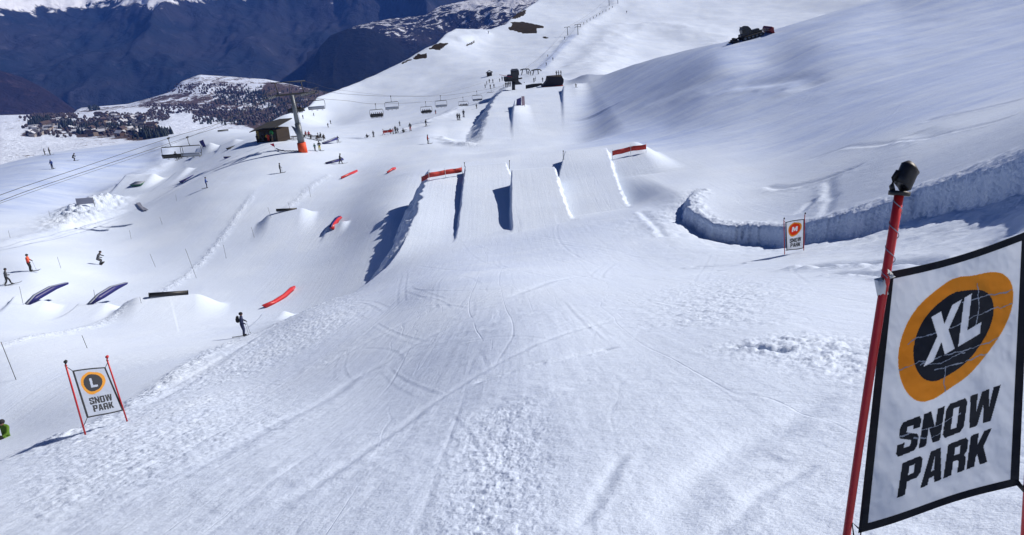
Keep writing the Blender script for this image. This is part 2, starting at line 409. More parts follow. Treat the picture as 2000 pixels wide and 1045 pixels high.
def pixpoly(poly, u, v, soft):
    ins = np.zeros(len(u), bool); dm = np.full(len(u), 1e18); n = len(poly)
    for i in range(n):
        a, b = poly[i], poly[(i + 1) % n]
        c = ((a[1] > v) != (b[1] > v)); xi = (b[0] - a[0]) * (v - a[1]) / (b[1] - a[1] + 1e-12) + a[0]
        ins ^= c & (u < xi); dx, dy = b[0] - a[0], b[1] - a[1]
        t = np.clip(((u - a[0]) * dx + (v - a[1]) * dy) / (dx * dx + dy * dy + 1e-9), 0, 1)
        dm = np.minimum(dm, np.hypot(u - a[0] - t * dx, v - a[1] - t * dy))
    return sst(np.where(ins, dm, -dm) / (2 * soft) + 0.5)
# ------------------------------------------------------------------ materials
def mat(name, color=(0.5, 0.5, 0.5), rough=0.6, metal=0.0, spec=0.5, noise=None, bump=0.0, bscale=20.0):
    m = bpy.data.materials.new(name); m.use_nodes = True; t = m.node_tree; b = t.nodes['Principled BSDF']
    b.inputs['Base Color'].default_value = (*color, 1); b.inputs['Roughness'].default_value = rough
    b.inputs['Metallic'].default_value = metal; b.inputs['Specular IOR Level'].default_value = spec
    tc = t.nodes.new('ShaderNodeTexCoord')
    n = t.nodes.new('ShaderNodeTexNoise'); n.inputs['Scale'].default_value = bscale; n.inputs['Detail'].default_value = 4
    t.links.new(tc.outputs['Object'], n.inputs['Vector'])
    k = noise if noise is not None else 0.18
    r = t.nodes.new('ShaderNodeMapRange'); r.inputs['To Min'].default_value = 1 - k; r.inputs['To Max'].default_value = 1 + k
    t.links.new(n.outputs['Fac'], r.inputs['Value'])
    v = t.nodes.new('ShaderNodeVectorMath'); v.operation = 'SCALE'; v.inputs[0].default_value = color
    t.links.new(r.outputs[0], v.inputs['Scale']); t.links.new(v.outputs[0], b.inputs['Base Color'])
    if bump:
        bp = t.nodes.new('ShaderNodeBump'); bp.inputs['Strength'].default_value = bump; bp.inputs['Distance'].default_value = 0.02
        t.links.new(n.outputs['Fac'], bp.inputs['Height']); t.links.new(bp.outputs[0], b.inputs['Normal'])
    return m

class NT:
    def __init__(s, name):
        s.m = bpy.data.materials.new(name); s.m.use_nodes = True; s.t = s.m.node_tree; s.b = s.t.nodes['Principled BSDF']
    def n(s, typ, **kw):
        o = s.t.nodes.new(typ)
        for k, v in kw.items():
            if k in o.inputs: o.inputs[k].default_value = v
            else: setattr(o, k, v)
        return o
    def l(s, a, b): s.t.links.new(a, b)
    def noise(s, vec, scale, detail=4, rough=0.5, dist=0.0):
        o = s.n('ShaderNodeTexNoise', Scale=scale, Detail=detail, Roughness=rough, Distortion=dist); s.l(vec, o.inputs['Vector']); return o.outputs['Fac']
    def mapr(s, v, a, b, c=0.0, d=1.0):
        o = s.n('ShaderNodeMapRange'); 
        for i, q in enumerate((a, b, c, d)): o.inputs[i + 1].default_value = q
        s.l(v, o.inputs[0]); return o.outputs[0]
    def math(s, op, a, b):
        o = s.n('ShaderNodeMath', operation=op)
        for i, q in enumerate((a, b)):
            if isinstance(q, (int, float)): o.inputs[i].default_value = q
            else: s.l(q, o.inputs[i])
        return o.outputs[0]
    def mix(s, f, a, b):
        o = s.n('ShaderNodeMix', data_type='RGBA')
        if isinstance(f, (int, float)): o.inputs[0].default_value = f
        else: s.l(f, o.inputs[0])
        for i, q in ((6, a), (7, b)):
            if isinstance(q, tuple): o.inputs[i].default_value = (*q, 1)
            else: s.l(q, o.inputs[i])
        return o.outputs[2]
    def mapping(s, vec, scale, rot=(0, 0, 0)):
        o = s.n('ShaderNodeMapping'); o.inputs['Scale'].default_value = scale; o.inputs['Rotation'].default_value = rot
        s.l(vec, o.inputs['Vector']); return o.outputs[0]

def snow_material():
    s = NT('groomed_snow'); geo = s.n('ShaderNodeNewGeometry'); pos = geo.outputs['Position']
    at = lambda n: s.n('ShaderNodeAttribute', attribute_name=n).outputs['Fac']
    icy_shade, crumb, grass = at('icy_shade'), at('crumb'), at('grass')
    streak = s.noise(s.mapping(pos, (0.5, 0.035, 0.1), (0, 0, R(28))), 1.0, 5, 0.6, 0.4)
    streak2 = s.noise(s.mapping(pos, (0.12, 0.6, 0.1), (0, 0, R(-24))), 0.35, 5, 0.62, 0.6)
    patch = s.mapr(s.noise(pos, 0.09, 5, 0.55), 0.42, 0.62)
    base = s.mix(patch, (0.65, 0.745, 0.90), (0.70, 0.79, 0.925))
    f = s.math('MULTIPLY', icy_shade, s.mapr(s.math('ADD', s.math('MULTIPLY', streak2, 0.65), s.math('MULTIPLY', s.noise(s.mapping(pos, (0.5, 1.1, 0.2), (0, 0, R(-30))), 0.8, 6, 0.68, 0.8), 0.35)), 0.40, 0.62, 0.30, 1.0))
    base = s.mix(f, base, (0.42, 0.53, 0.80))  # scraped icy snow, and the painted dimming of the left slope
    base = s.mix(s.math('MULTIPLY', s.mapr(streak, 0.45, 0.7), 0.25), base, (0.58, 0.68, 0.90))
    gn = s.noise(pos, 0.25, 6, 0.65)
    gcol = s.mix(s.mapr(gn, 0.35, 0.65), (0.005, 0.003, 0.002), (0.02, 0.011, 0.005))
    gm = s.mapr(s.math('ADD', grass, s.math('MULTIPLY', s.math('SUBTRACT', s.noise(pos, 0.35, 6, 0.7), 0.5), 0.9)), 0.47, 0.51)
    col = s.mix(gm, base, gcol)
    s.l(col, s.b.inputs['Base Color'])
    s.l(s.mapr(gm, 0, 1, 0.55, 0.95), s.b.inputs['Roughness']); s.b.inputs['Specular IOR Level'].default_value = 0.25
    # relief: fine grain everywhere, clods where the snow is crumbly, brushed lines down the fall line
    g1 = s.noise(pos, 38, 3, 0.6); g2 = s.noise(pos, 9, 5, 0.62); g3 = s.noise(pos, 1.6, 5, 0.6)
    lines = s.noise(s.mapping(pos, (3.2, 0.10, 0.6), (0, 0, R(-3))), 1.0, 3, 0.6, 0.1)
    vor = s.n('ShaderNodeTexVoronoi', Scale=5.5); s.l(pos, vor.inputs['Vector'])
    h = s.math('MULTIPLY', g1, 0.007); h = s.math('ADD', h, s.math('MULTIPLY', g2, 0.013))
    h = s.math('ADD', h, s.math('MULTIPLY', g3, 0.028)); h = s.math('ADD', h, s.math('MULTIPLY', lines, 0.020))
    vh = s.math('MULTIPLY', s.math('MULTIPLY', vor.outputs['Distance'], crumb), 0.12)
    h = s.math('SUBTRACT', h, vh)
    h = s.math('ADD', h, s.math('MULTIPLY', s.math('MULTIPLY', s.noise(pos, 1.1, 6, 0.7), crumb), 0.28))
    for ang, sx, sy, k, dp, w_ in ((8, .30, .022, 1.0, .024, .005), (-38, .22, .020, 1.3, .016, .005), (34, .25, .018, 1.1, .018, .005), (-62, .30, .03, 1.6, .014, .006), (20, .5, .04, 1.8, .014, .007)):
        n_ = s.noise(s.mapping(pos, (sx * k, sy * k, 0.02), (0, 0, R(ang))), 1.0, 3, 0.45, 0.5)
        a_ = s.math('ABSOLUTE', s.math('SUBTRACT', n_, 0.5), 0.0)
        gate = s.mapr(s.noise(s.mapping(pos, (1, 1, 1), (0, 0, R(ang))), 0.10 + k * .03, 3, 0.5), 0.46, 0.56)
        h = s.math('SUBTRACT', h, s.math('MULTIPLY', s.math('MULTIPLY', s.mapr(a_, 0.0, w_, 1.0, 0.0), gate), dp * 0.3))
    bp = s.n('ShaderNodeBump', Strength=0.9, Distance=1.0); s.l(h, bp.inputs['Height']); s.l(bp.outputs[0], s.b.inputs['Normal'])
    return s.m

def grid_mesh(name, V, nr, nc, m, attrs=None, flip=False):
    me = bpy.data.meshes.new(name); nv = nr * nc
    me.vertices.add(nv); me.vertices.foreach_set('co', V.astype(np.float32).ravel())
    i = np.arange((nr - 1) * (nc - 1)); rr = i // (nc - 1); cc = i % (nc - 1); a = rr * nc + cc
    q = np.stack([a, a + 1, a + nc + 1, a + nc], 1)
    if flip: q = q[:, ::-1]
    n = len(q); me.loops.add(n * 4); me.loops.foreach_set('vertex_index', q.astype(np.int32).ravel())
    me.polygons.add(n); me.polygons.foreach_set('loop_start', (np.arange(n) * 4).astype(np.int32)); me.polygons.foreach_set('loop_total', np.full(n, 4, np.int32))
    me.polygons.foreach_set('use_smooth', np.ones(n, bool))
    me.update(calc_edges=True)
    for k, v in (attrs or {}).items():
        at = me.attributes.new(k, 'FLOAT', 'POINT'); at.data.foreach_set('value', v.astype(np.float32))
    me.materials.append(m)
    o = bpy.data.objects.new(name, me); COL.objects.link(o); return o

def inpoly(poly, x, y, soft):       # soft mask in pixel-defined ground polygon
    p = W2(poly)[:, :2]; ins = np.zeros(len(x), bool); dm = np.full(len(x), 1e18); n = len(p)
    for i in range(n):
        a, b = p[i], p[(i + 1) % n]
        c = ((a[1] > y) != (b[1] > y))
        with np.errstate(divide='ignore', invalid='ignore'):
            xi = (b[0] - a[0]) * (y - a[1]) / (b[1] - a[1] + 1e-12) + a[0]
        ins ^= c & (x < xi)
        d = b - a; t = np.clip(((x - a[0]) * d[0] + (y - a[1]) * d[1]) / (d @ d), 0, 1)
        dm = np.minimum(dm, np.hypot(x - a[0] - t * d[0], y - a[1] - t * d[1]))
    sg = np.where(ins, dm, -dm)
    return sst(sg / (2 * soft) + 0.5)

def build_snow():
    th = np.concatenate([np.linspace(-math.pi, -0.80, 50)[:-1], np.linspace(-0.80, -0.66, 25)[:-1], np.linspace(-0.66, 0.70, NTH), np.linspace(0.70, 0.85, 25)[1:], np.linspace(0.85, math.pi, 50)[1:]])
    r = np.concatenate([np.geomspace(0.25, 2.6, 40)[:-1], np.geomspace(2.6, 48, int(520 * RS))[:-1], np.linspace(48, 105, int(330 * RS))[:-1], np.linspace(105, 260, int(300 * RS))[:-1], np.geomspace(260, 1250, int(260 * RS))])
    TH, RR = np.meshgrid(th, r); x = (RR * np.sin(TH)).ravel(); y = (RR * np.cos(TH)).ravel()
    z, crumb, near = terrain(x, y)
    rr = RR.ravel(); t_ = TH.ravel(); rr_all = rr
    icy_shade = inpoly([(1130,300,115),(1130,180,200),(1180,145,240),(1410,85,188),(1700,3,195),(2100,-100,200),(2300,100,90),(2000,235,66),(1800,255,70),(1600,300,76),(1400,300,90),(1260,275,100)], x, y, 6) 
    icy_shade = np.maximum(icy_shade, 1.0 * inpoly([(-300,520,190),(0,322,250),(320,268,238),(320,320,195),(180,390,160),(0,470,140)], x, y, 8))  # left slope: its lower sun incidence painted in as blue-grey snow colour
    icy_shade = np.maximum(icy_shade, 0.35 * inpoly([(950,480,60),(1250,480,60),(1000,560,30),(700,640,34),(600,640,48)], x, y, 6))
    grass = np.zeros_like(x)
    fm = rr_all > 380
    gu, gv = vpix(np.stack([x[fm], y[fm], z[fm]], 1)); gm_ = np.zeros(fm.sum())
    gj = 3.5 * fbm(x[fm] / 9, y[fm] / 9, 91, 4, 0.65); gk = 2.2 * fbm(x[fm] / 9, y[fm] / 9, 95, 4, 0.65)
    for pl, sf in GRASS: gm_ = np.maximum(gm_, pixpoly(pl, gu + gj * 1.5, gv + gk, 1.0))
    grass[fm] = gm_
    icy_shade[fm] = np.maximum(icy_shade[fm], 0.9 * pixpoly([(1040,141),(1112,68),(1129,66),(1088,108),(1050,150)], gu, gv, 2.0))
    # lumpy wet snow in patches close by (real relief)
    def lumps(poly, amp, sc, soft):
        m = inpoly(poly, x, y, soft); b = m > 0.01
        q = fbm(x[b] * sc, y[b] * sc, 71, 4, 0.6); z[b] += amp * m[b] * (np.abs(q) * 1.6 - 0.2); crumb[b] = np.maximum(crumb[b], 0.15 * m[b])
    lumps([(860,1045,4.1),(1040,1045,3.9),(1060,880,5.9),(1030,780,8),(940,800,8),(900,900,6.2)], 0.022, 9, 0.4)
    lumps([(1400,680,9.4),(1550,640,10),(1720,650,9),(1720,770,6.6),(1560,740,7.6),(1430,715,8.8)], 0.04, 5, 0.5)
    lumps([(0,1045,10),(0,850,25),(250,790,26),(500,740,24),(560,860,13),(300,960,10)], 0.04, 3.2, 2)
    lumps([(1270,570,22),(1420,530,30),(1560,560,20),(1500,640,11),(1300,640,12.5)], 0.03, 4, 1)
    lumps([(250,790,26),(500,670,46),(700,565,56),(720,640,36),(520,740,27)], 0.05, 2.4, 1.5)
    nr_ = fbm(x * 3.1, y * 3.1, 81, 4, 0.55); mk = rr < 60; z[mk] += (0.012 * nr_ * np.clip(0.5 + 1.5 * fbm(x / 3.0, y / 3.0, 83, 2), 0.1, 1.5))[mk]
    V = np.stack([x, y, z], 1)
    o = grid_mesh('snow_ground', V, len(r), len(th), snow_material(), {'icy_shade': icy_shade, 'crumb': crumb, 'grass': grass}, flip=True)
    o['kind'] = 'structure'; return o, TH, RR, z
GRASS = [
 ([(997,42),(1025,43),(1054,50),(1066,53),(1050,56),(1048,65),(1023,65),(1005,61),(992,57),(1000,48)], 1),
 ([(902,49),(917,45.5),(962,46),(962,50),(933,54),(910,54)], 1), ([(1059,71.5),(1074,72.5),(1070,75.5),(1062,75)], 1),
 ([(846,88),(858,83),(876,83),(862,94),(856,98),(834,98)], 1), ([(814,106),(833,104),(831,114),(804,116)], 1),
 ([(988,38),(1011,24),(1028,20),(1025,29),(1011,35)], 1), ([(910,89),(919,82),(930,77),(921,85),(913,91)], 1), ([(778,124),(800,116),(806,116),(786,125)], 1),
]
NTH, RS = 1150, 1.0
snow_obj, _TH, _RR, _Z = build_snow()
GZ = None
def ground_z(x, y):
    return float(terrain(np.array([x]), np.array([y]))[0][0])
def on_ground(u, v, dguess=None, lo=2.0, hi=900.0):
    """first hit of the ray through a photograph pixel with the snow surface"""
    q = px(u, v, 1.0)
    ds = np.geomspace(lo, hi, 700)
    if dguess: ds = np.linspace(dguess * 0.75, dguess * 1.3, 300)
    z = terrain(q[0] * ds, q[1] * ds)[0]; f = q[2] * ds - z
    i = np.where(f < 0)[0]
    if len(i) == 0 or i[0] == 0:
        if dguess: return on_ground(u, v)
        d = ds[-1] if len(i) == 0 else ds[0]
    else:
        j = i[0]; d = ds[j - 1] + (ds[j] - ds[j - 1]) * f[j - 1] / (f[j - 1] - f[j])
    x, y = q[0] * d, q[1] * d
    return Vector((x, y, ground_z(x, y))), d
# ------------------------------------------------------------------ the valley and the mountains
def loft(name, rows, m, nu, nv, amp, sc, back, seed, ridged=True, attrs=None):
    """rows of pixel polylines with distances, bottom to top; sampled at common azimuth and displaced"""
    P3 = []
    u0 = max(min(p[0] for p in r) for r in rows); u1 = min(max(p[0] for p in r) for r in rows)
    us = np.linspace(u0, u1, nu)
    for r in rows:
        a = np.array(sorted(r), float)
        v = np.interp(us, a[:, 0], a[:, 1]); d = np.interp(us, a[:, 0], a[:, 2])
        P3.append(px(us, v, d))
    P3 = np.array(P3)
    t = np.linspace(0, len(rows) - 1, nv); out = []
    for tt in t:
        i = min(int(tt), len(rows) - 2); f = tt - i
        out.append(P3[i] * (1 - f) + P3[i + 1] * f)
    out = np.array(out)                                # nv, nu, 3
    f = (t / t[-1])
    X, Y = out[..., 0].ravel() / sc, out[..., 1].ravel() / sc; Z = out[..., 2].ravel() / sc
    n = fbm(X + Z * 0.6, Y * 0.7 - Z * 0.5, seed, 6, 0.55)
    if ridged:
        n = 1 - 2 * np.abs(fbm(X * 1.1 + 0.25 * Z, Y * 0.35 + Z * 0.15, seed + 9, 6, 0.52)) + 0.4 * n
    env = np.sin(np.clip(f, 0, 1) * math.pi) ** 0.5
    env = np.maximum(env, 0.12)[:, None]
    out[..., 2] += amp * n.reshape(nv, nu) * env
    if ridged: out[..., 1] -= amp * 0.8 * n.reshape(nv, nu) * env
    bk = out[-1].copy(); rows_b = []
    for k in (0.06, 0.2, 0.6):
        b = bk.copy(); b[:, :2] *= 1 + back * k; b[:, 2] -= back * k * 900; rows_b.append(b)
    V = np.concatenate([out, np.array(rows_b)], 0)
    o = grid_mesh(name, V.reshape(-1, 3), V.shape[0], nu, m, attrs, flip=False)
    o['kind'] = 'structure'; return o, out

def mountain_material(name, c1, c2, snow_z=1e9, snow_w=150, sc=0.004, snowcol=(0.80, 0.83, 0.9)):
    s = NT(name); pos = s.n('ShaderNodeNewGeometry').outputs['Position']
    n1 = s.noise(pos, sc, 8, 0.65, 0.4); n2 = s.noise(s.mapping(pos, (1, 1, 0.25)), sc * 5, 8, 0.7, 0.5)
    col = s.mix(s.mapr(n1, 0.38, 0.62), c1, c2)
    col = s.mix(s.mapr(n2, 0.58, 0.75), col, tuple(min(1, 2.2 * q) for q in c2))
    sep = s.n('ShaderNodeSeparateXYZ'); s.l(pos, sep.inputs[0])
    zz = s.math('ADD', sep.outputs['Z'], s.math('MULTIPLY', s.math('SUBTRACT', n2, 0.5), snow_w * 6))
    zz = s.math('ADD', zz, s.math('MULTIPLY', s.math('SUBTRACT', n1, 0.5), snow_w * 3))
    m = s.mapr(zz, snow_z - 12, snow_z + 12)
    s.l(s.mix(m, col, snowcol), s.b.inputs['Base Color']); s.b.inputs['Roughness'].default_value = 0.95; s.b.inputs['Specular IOR Level'].default_value = 0.05
    h = s.math('ADD', s.math('MULTIPLY', n2, 60.0), s.math('MULTIPLY', s.noise(pos, sc * 20, 6, 0.7), 18.0))
    bp = s.n('ShaderNodeBump', Strength=0.8, Distance=1.0); s.l(h, bp.inputs['Height']); s.l(bp.outputs[0], s.b.inputs['Normal'])
    return s.m

def valley_material():
    s = NT('valley_fields'); pos = s.n('ShaderNodeNewGeometry').outputs['Position']
    at = s.n('ShaderNodeAttribute', attribute_name='wood').outputs['Fac']
    road = s.n('ShaderNodeAttribute', attribute_name='road').outputs['Fac']
    n1 = s.noise(s.mapping(pos, (1.0, 0.45, 1.0)), 0.011, 8, 0.68, 0.5); n2 = s.noise(pos, 0.05, 6, 0.7)
    f = s.math('ADD', at, s.math('MULTIPLY', s.math('SUBTRACT', n1, 0.5), 3.0)); f = s.math('ADD', f, s.math('MULTIPLY', s.math('SUBTRACT', n2, 0.5), 2.2))
    m = s.mapr(f, 0.47, 0.53)
    bare = s.mix(s.mapr(n2, 0.4, 0.6), (0.045, 0.035, 0.035), (0.12, 0.085, 0.07))
    col = s.mix(m, (0.72, 0.80, 0.95), bare)
    col = s.mix(s.mapr(road, 0.4, 0.6), col, (0.16, 0.13, 0.11))
    s.l(col, s.b.inputs['Base Color']); s.b.inputs['Roughness'].default_value = 0.9; s.b.inputs['Specular IOR Level'].default_value = 0.1
    bp = s.n('ShaderNodeBump', Strength=0.6, Distance=1.0); s.l(s.math('MULTIPLY', n2, 25.0), bp.inputs['Height']); s.l(bp.outputs[0], s.b.inputs['Normal'])
    return s.m

# plateau with the village
VROWS = [
 [(-700,700,900),(0,420,900),(350,330,1000),(700,300,1100),(900,260,1200)],
 [(-700,560,1300),(0,322,1400),(180,290,1600),(330,270,1900),(520,270,2000),(700,250,2200),(900,230,2300)],
 [(-700,480,1900),(0,270,2300),(180,262,2500),(330,252,2700),(520,250,2800),(700,235,2900),(900,215,3000)],
 [(-700,400,2800),(0,245,3100),(150,240,3200),(330,230,3400),(520,232,3500),(700,222,3600),(900,200,3700)],
 [(-700,300,3700),(0,228,3800),(100,226,3800),(150,222,3900),(300,205,4100),(420,208,4100),(520,215,4100),(700,210,4100),(900,195,4100)],
 [(-700,290,4000),(0,226,4100),(140,223,4200),(155,214,4500),(250,207,4700),(330,180,4700),(390,160,4750),(520,165,4700),(620,185,4600),(700,200,4500),(900,190,4400)],
 [(-700,289,4100),(0,225,4300),(145,222,4400),(158,211,4700),(250,203,4900),(290,192,4950),(330,184,5000),(355,158,5050),(390,146,5100),(440,149,5200),(520,155,5200),(600,172,5100),(700,196,4900),(900,188,4600)],
]
_p = [px(*np.array(r, float).T) for r in VROWS]
vo, vout = loft('valley_terrain', VROWS, valley_material(), 420, 260, 14, 260, 0.8, 5, ridged=False)
VX, VY = vout[..., 0].ravel(), vout[..., 1].ravel(); VZ = vout[..., 2].ravel()
VPTS = np.c_[VX, VY, VZ]
VU, VV = vpix(VPTS)
wood = np.zeros(len(VU))
for pl, k in ((([(60,225),(100,222),(140,235),(200,238),(300,226),(330,238),(240,246),(190,262),(100,262),(30,268),(60,248)]), 0.62),
              (([(150,262),(200,252),(300,250),(330,262),(330,275),(150,275)]), 0.75),
              (([(270,190),(330,185),(420,178),(520,175),(640,185),(760,200),(760,262),(480,245),(390,232),(380,212),(270,210)]), 0.60),
              (([(370,215),(520,212),(640,215),(700,260),(520,262),(480,246),(390,236)]), 0.95),
              (([(520,160),(600,168),(720,195),(720,230),(560,215),(500,190)]), 0.92),
              (([(330,152),(450,148),(520,158),(600,170),(560,182),(420,178),(350,172)]), 0.42),
              (([(150,214),(250,206),(330,192),(330,200),(240,216),(160,222)]), 0.5)):
    wood = np.maximum(wood, k * pixpoly(pl, VU, VV, 4))
wood = np.maximum(wood, 0.0)
for pl in ([(150,222),(290,212),(300,218),(160,232)], [(270,232),(300,225),(400,226),(470,238),(330,258),(290,248)], [(185,262),(225,236),(270,240),(300,248),(240,252)], [(0,272),(180,268),(280,275),(180,290),(0,320),(-100,330)]):
    wood = wood * (1 - 0.85 * pixpoly(pl, VU, VV, 3))
road = np.zeros(len(VU))
def rdist(pts):
    d = np.full(len(VU), 1e9)
    for a, b in zip(pts[:-1], pts[1:]):
        dx, dy = b[0] - a[0], b[1] - a[1]; t = np.clip(((VU - a[0]) * dx + (VV - a[1]) * dy) / (dx * dx + dy * dy), 0, 1)
        d = np.minimum(d, np.hypot(VU - a[0] - t * dx, VV - a[1] - t * dy))
    return d
for pts in ([(185,262),(205,246),(228,234)], [(283,225),(264,236),(285,248),(330,258)]):
    road = np.maximum(road, sst((2.2 - rdist(pts)) / 1.6))
nx = 3 * 420
for k, v in (('wood', wood), ('road', road)):
    at = vo.data.attributes.new(k, 'FLOAT', 'POINT'); at.data.foreach_set('value', np.r_[v, np.full(nx, v.mean())].astype(np.float32))

# the mountain wall across the valley
M1 = mountain_material('forest_mountain', (0.012, 0.020, 0.036), (0.032, 0.034, 0.050), snow_z=128, snow_w=75, sc=0.0009)
loft('far_mountain', [
 [(-900,420,6500),(0,290,6500),(300,280,6600),(600,260,6600),(900,240,6800),(1300,200,7000)],
 [(-900,300,7000),(0,230,7000),(300,215,7000),(600,190,7000),(900,150,7200),(1300,100,7400)],
 [(-900,200,7900),(0,150,7900),(300,140,7900),(600,120,8000),(900,80,8000),(1300,20,8200)],
 [(-900,100,8900),(0,60,8900),(300,60,8900),(600,50,9000),(900,20,9000),(1300,-40,9200)],
 [(-900,0,9900),(0,-20,9800),(300,-10,9900),(600,-30,10000),(900,-60,10000),(1300,-140,10200)],
 [(-900,-90,10800),(0,-120,10600),(300,-110,10800),(600,-120,11000),(900,-150,11000),(1300,-240,11200)],
], M1, 500, 300, 240, 1500, 0.6, 14)
M2 = mountain_material('brown_hill_forest', (0.020, 0.016, 0.022), (0.042, 0.030, 0.036), sc=0.0016)
loft('brown_hill', [
 [(-900,330,5200),(0,245,5200),(100,240,5200),(200,236,5300)],
 [(-900,150,5500),(-100,170,5500),(0,195,5500),(100,212,5500),(150,222,5450),(200,236,5400)],
 [(-900,30,5900),(-100,95,5900),(0,138,5800),(45,152,5750),(90,175,5700),(120,195,5600),(150,217,5500),(200,236,5450)],
], M2, 220, 120, 40, 500, 0.3, 24)
M3 = mountain_material('dark_hill_forest', (0.006, 0.008, 0.010), (0.012, 0.013, 0.014), sc=0.0016)
loft('dark_hill', [
 [(580,205,5200),(640,215,5000),(700,230,4800),(850,200,5000),(950,160,5200)],
 [(580,190,5500),(600,160,5500),(700,150,5400),(800,140,5400),(950,110,5600)],
 [(580,182,5900),(592,160,5900),(605,130,5900),(625,92,5900),(645,70,6000),(680,57,6000),(715,55,6000),(760,72,6000),(790,95,6000),(950,110,6000)],
], M3, 260, 120, 30, 600, 0.25, 34)
M4 = mountain_material('ridge_with_snow_patches', (0.014, 0.017, 0.026), (0.036, 0.032, 0.040), snow_z=-130, snow_w=190, sc=0.003)
loft('ridge_with_clearings', [
 [(600,160,5600),(690,140,5600),(750,140,5600),(850,120,5700),(950,90,5800),(1100,60,6000)],
 [(600,115,6300),(690,66,6300),(750,75,6300),(850,70,6300),(950,40,6400),(1100,0,6500)],
 [(600,105,7000),(660,78,7000),(690,53,7000),(720,45,7000),(770,36,7000),(830,30,7000),(860,12,7100),(920,0,7200),(1000,-18,7200),(1100,-40,7300)],
], M4, 260, 140, 40, 420, 0.3, 44)

# air: one even volume round everything
def haze():
    bm = bmesh.new(); bmesh.ops.create_cube(bm, size=1.0)
    bmesh.ops.scale(bm, vec=(34000, 30000, 6400), verts=bm.verts); bmesh.ops.translate(bm, vec=(0, 7000, -1400), verts=bm.verts)
    me = bpy.data.meshes.new('haze'); bm.to_mesh(me); bm.free()
    m = bpy.data.materials.new('valley_air'); m.use_nodes = True; t = m.node_tree; t.nodes.clear()
    o_ = t.nodes.new('ShaderNodeOutputMaterial'); v = t.nodes.new('ShaderNodeVolumePrincipled')
    v.inputs['Color'].default_value = (0.10, 0.28, 1.0, 1); v.inputs['Density'].default_value = HAZE_D; v.inputs['Anisotropy'].default_value = 0.0
    t.links.new(v.outputs[0], o_.inputs['Volume']); me.materials.append(m)
    o = bpy.data.objects.new('haze', me); COL.objects.link(o); o['kind'] = 'stuff'; o['label'] = 'thin blue air filling the valley and fading the far mountains'
HAZE_D = 0.000028
haze()
# ------------------------------------------------------------------ builders for the things
def link(name, me, parent=None, mats=()):
    for m in mats: me.materials.append(m)
    o = bpy.data.objects.new(name, me); COL.objects.link(o)
    if parent: o.parent = parent
    return o

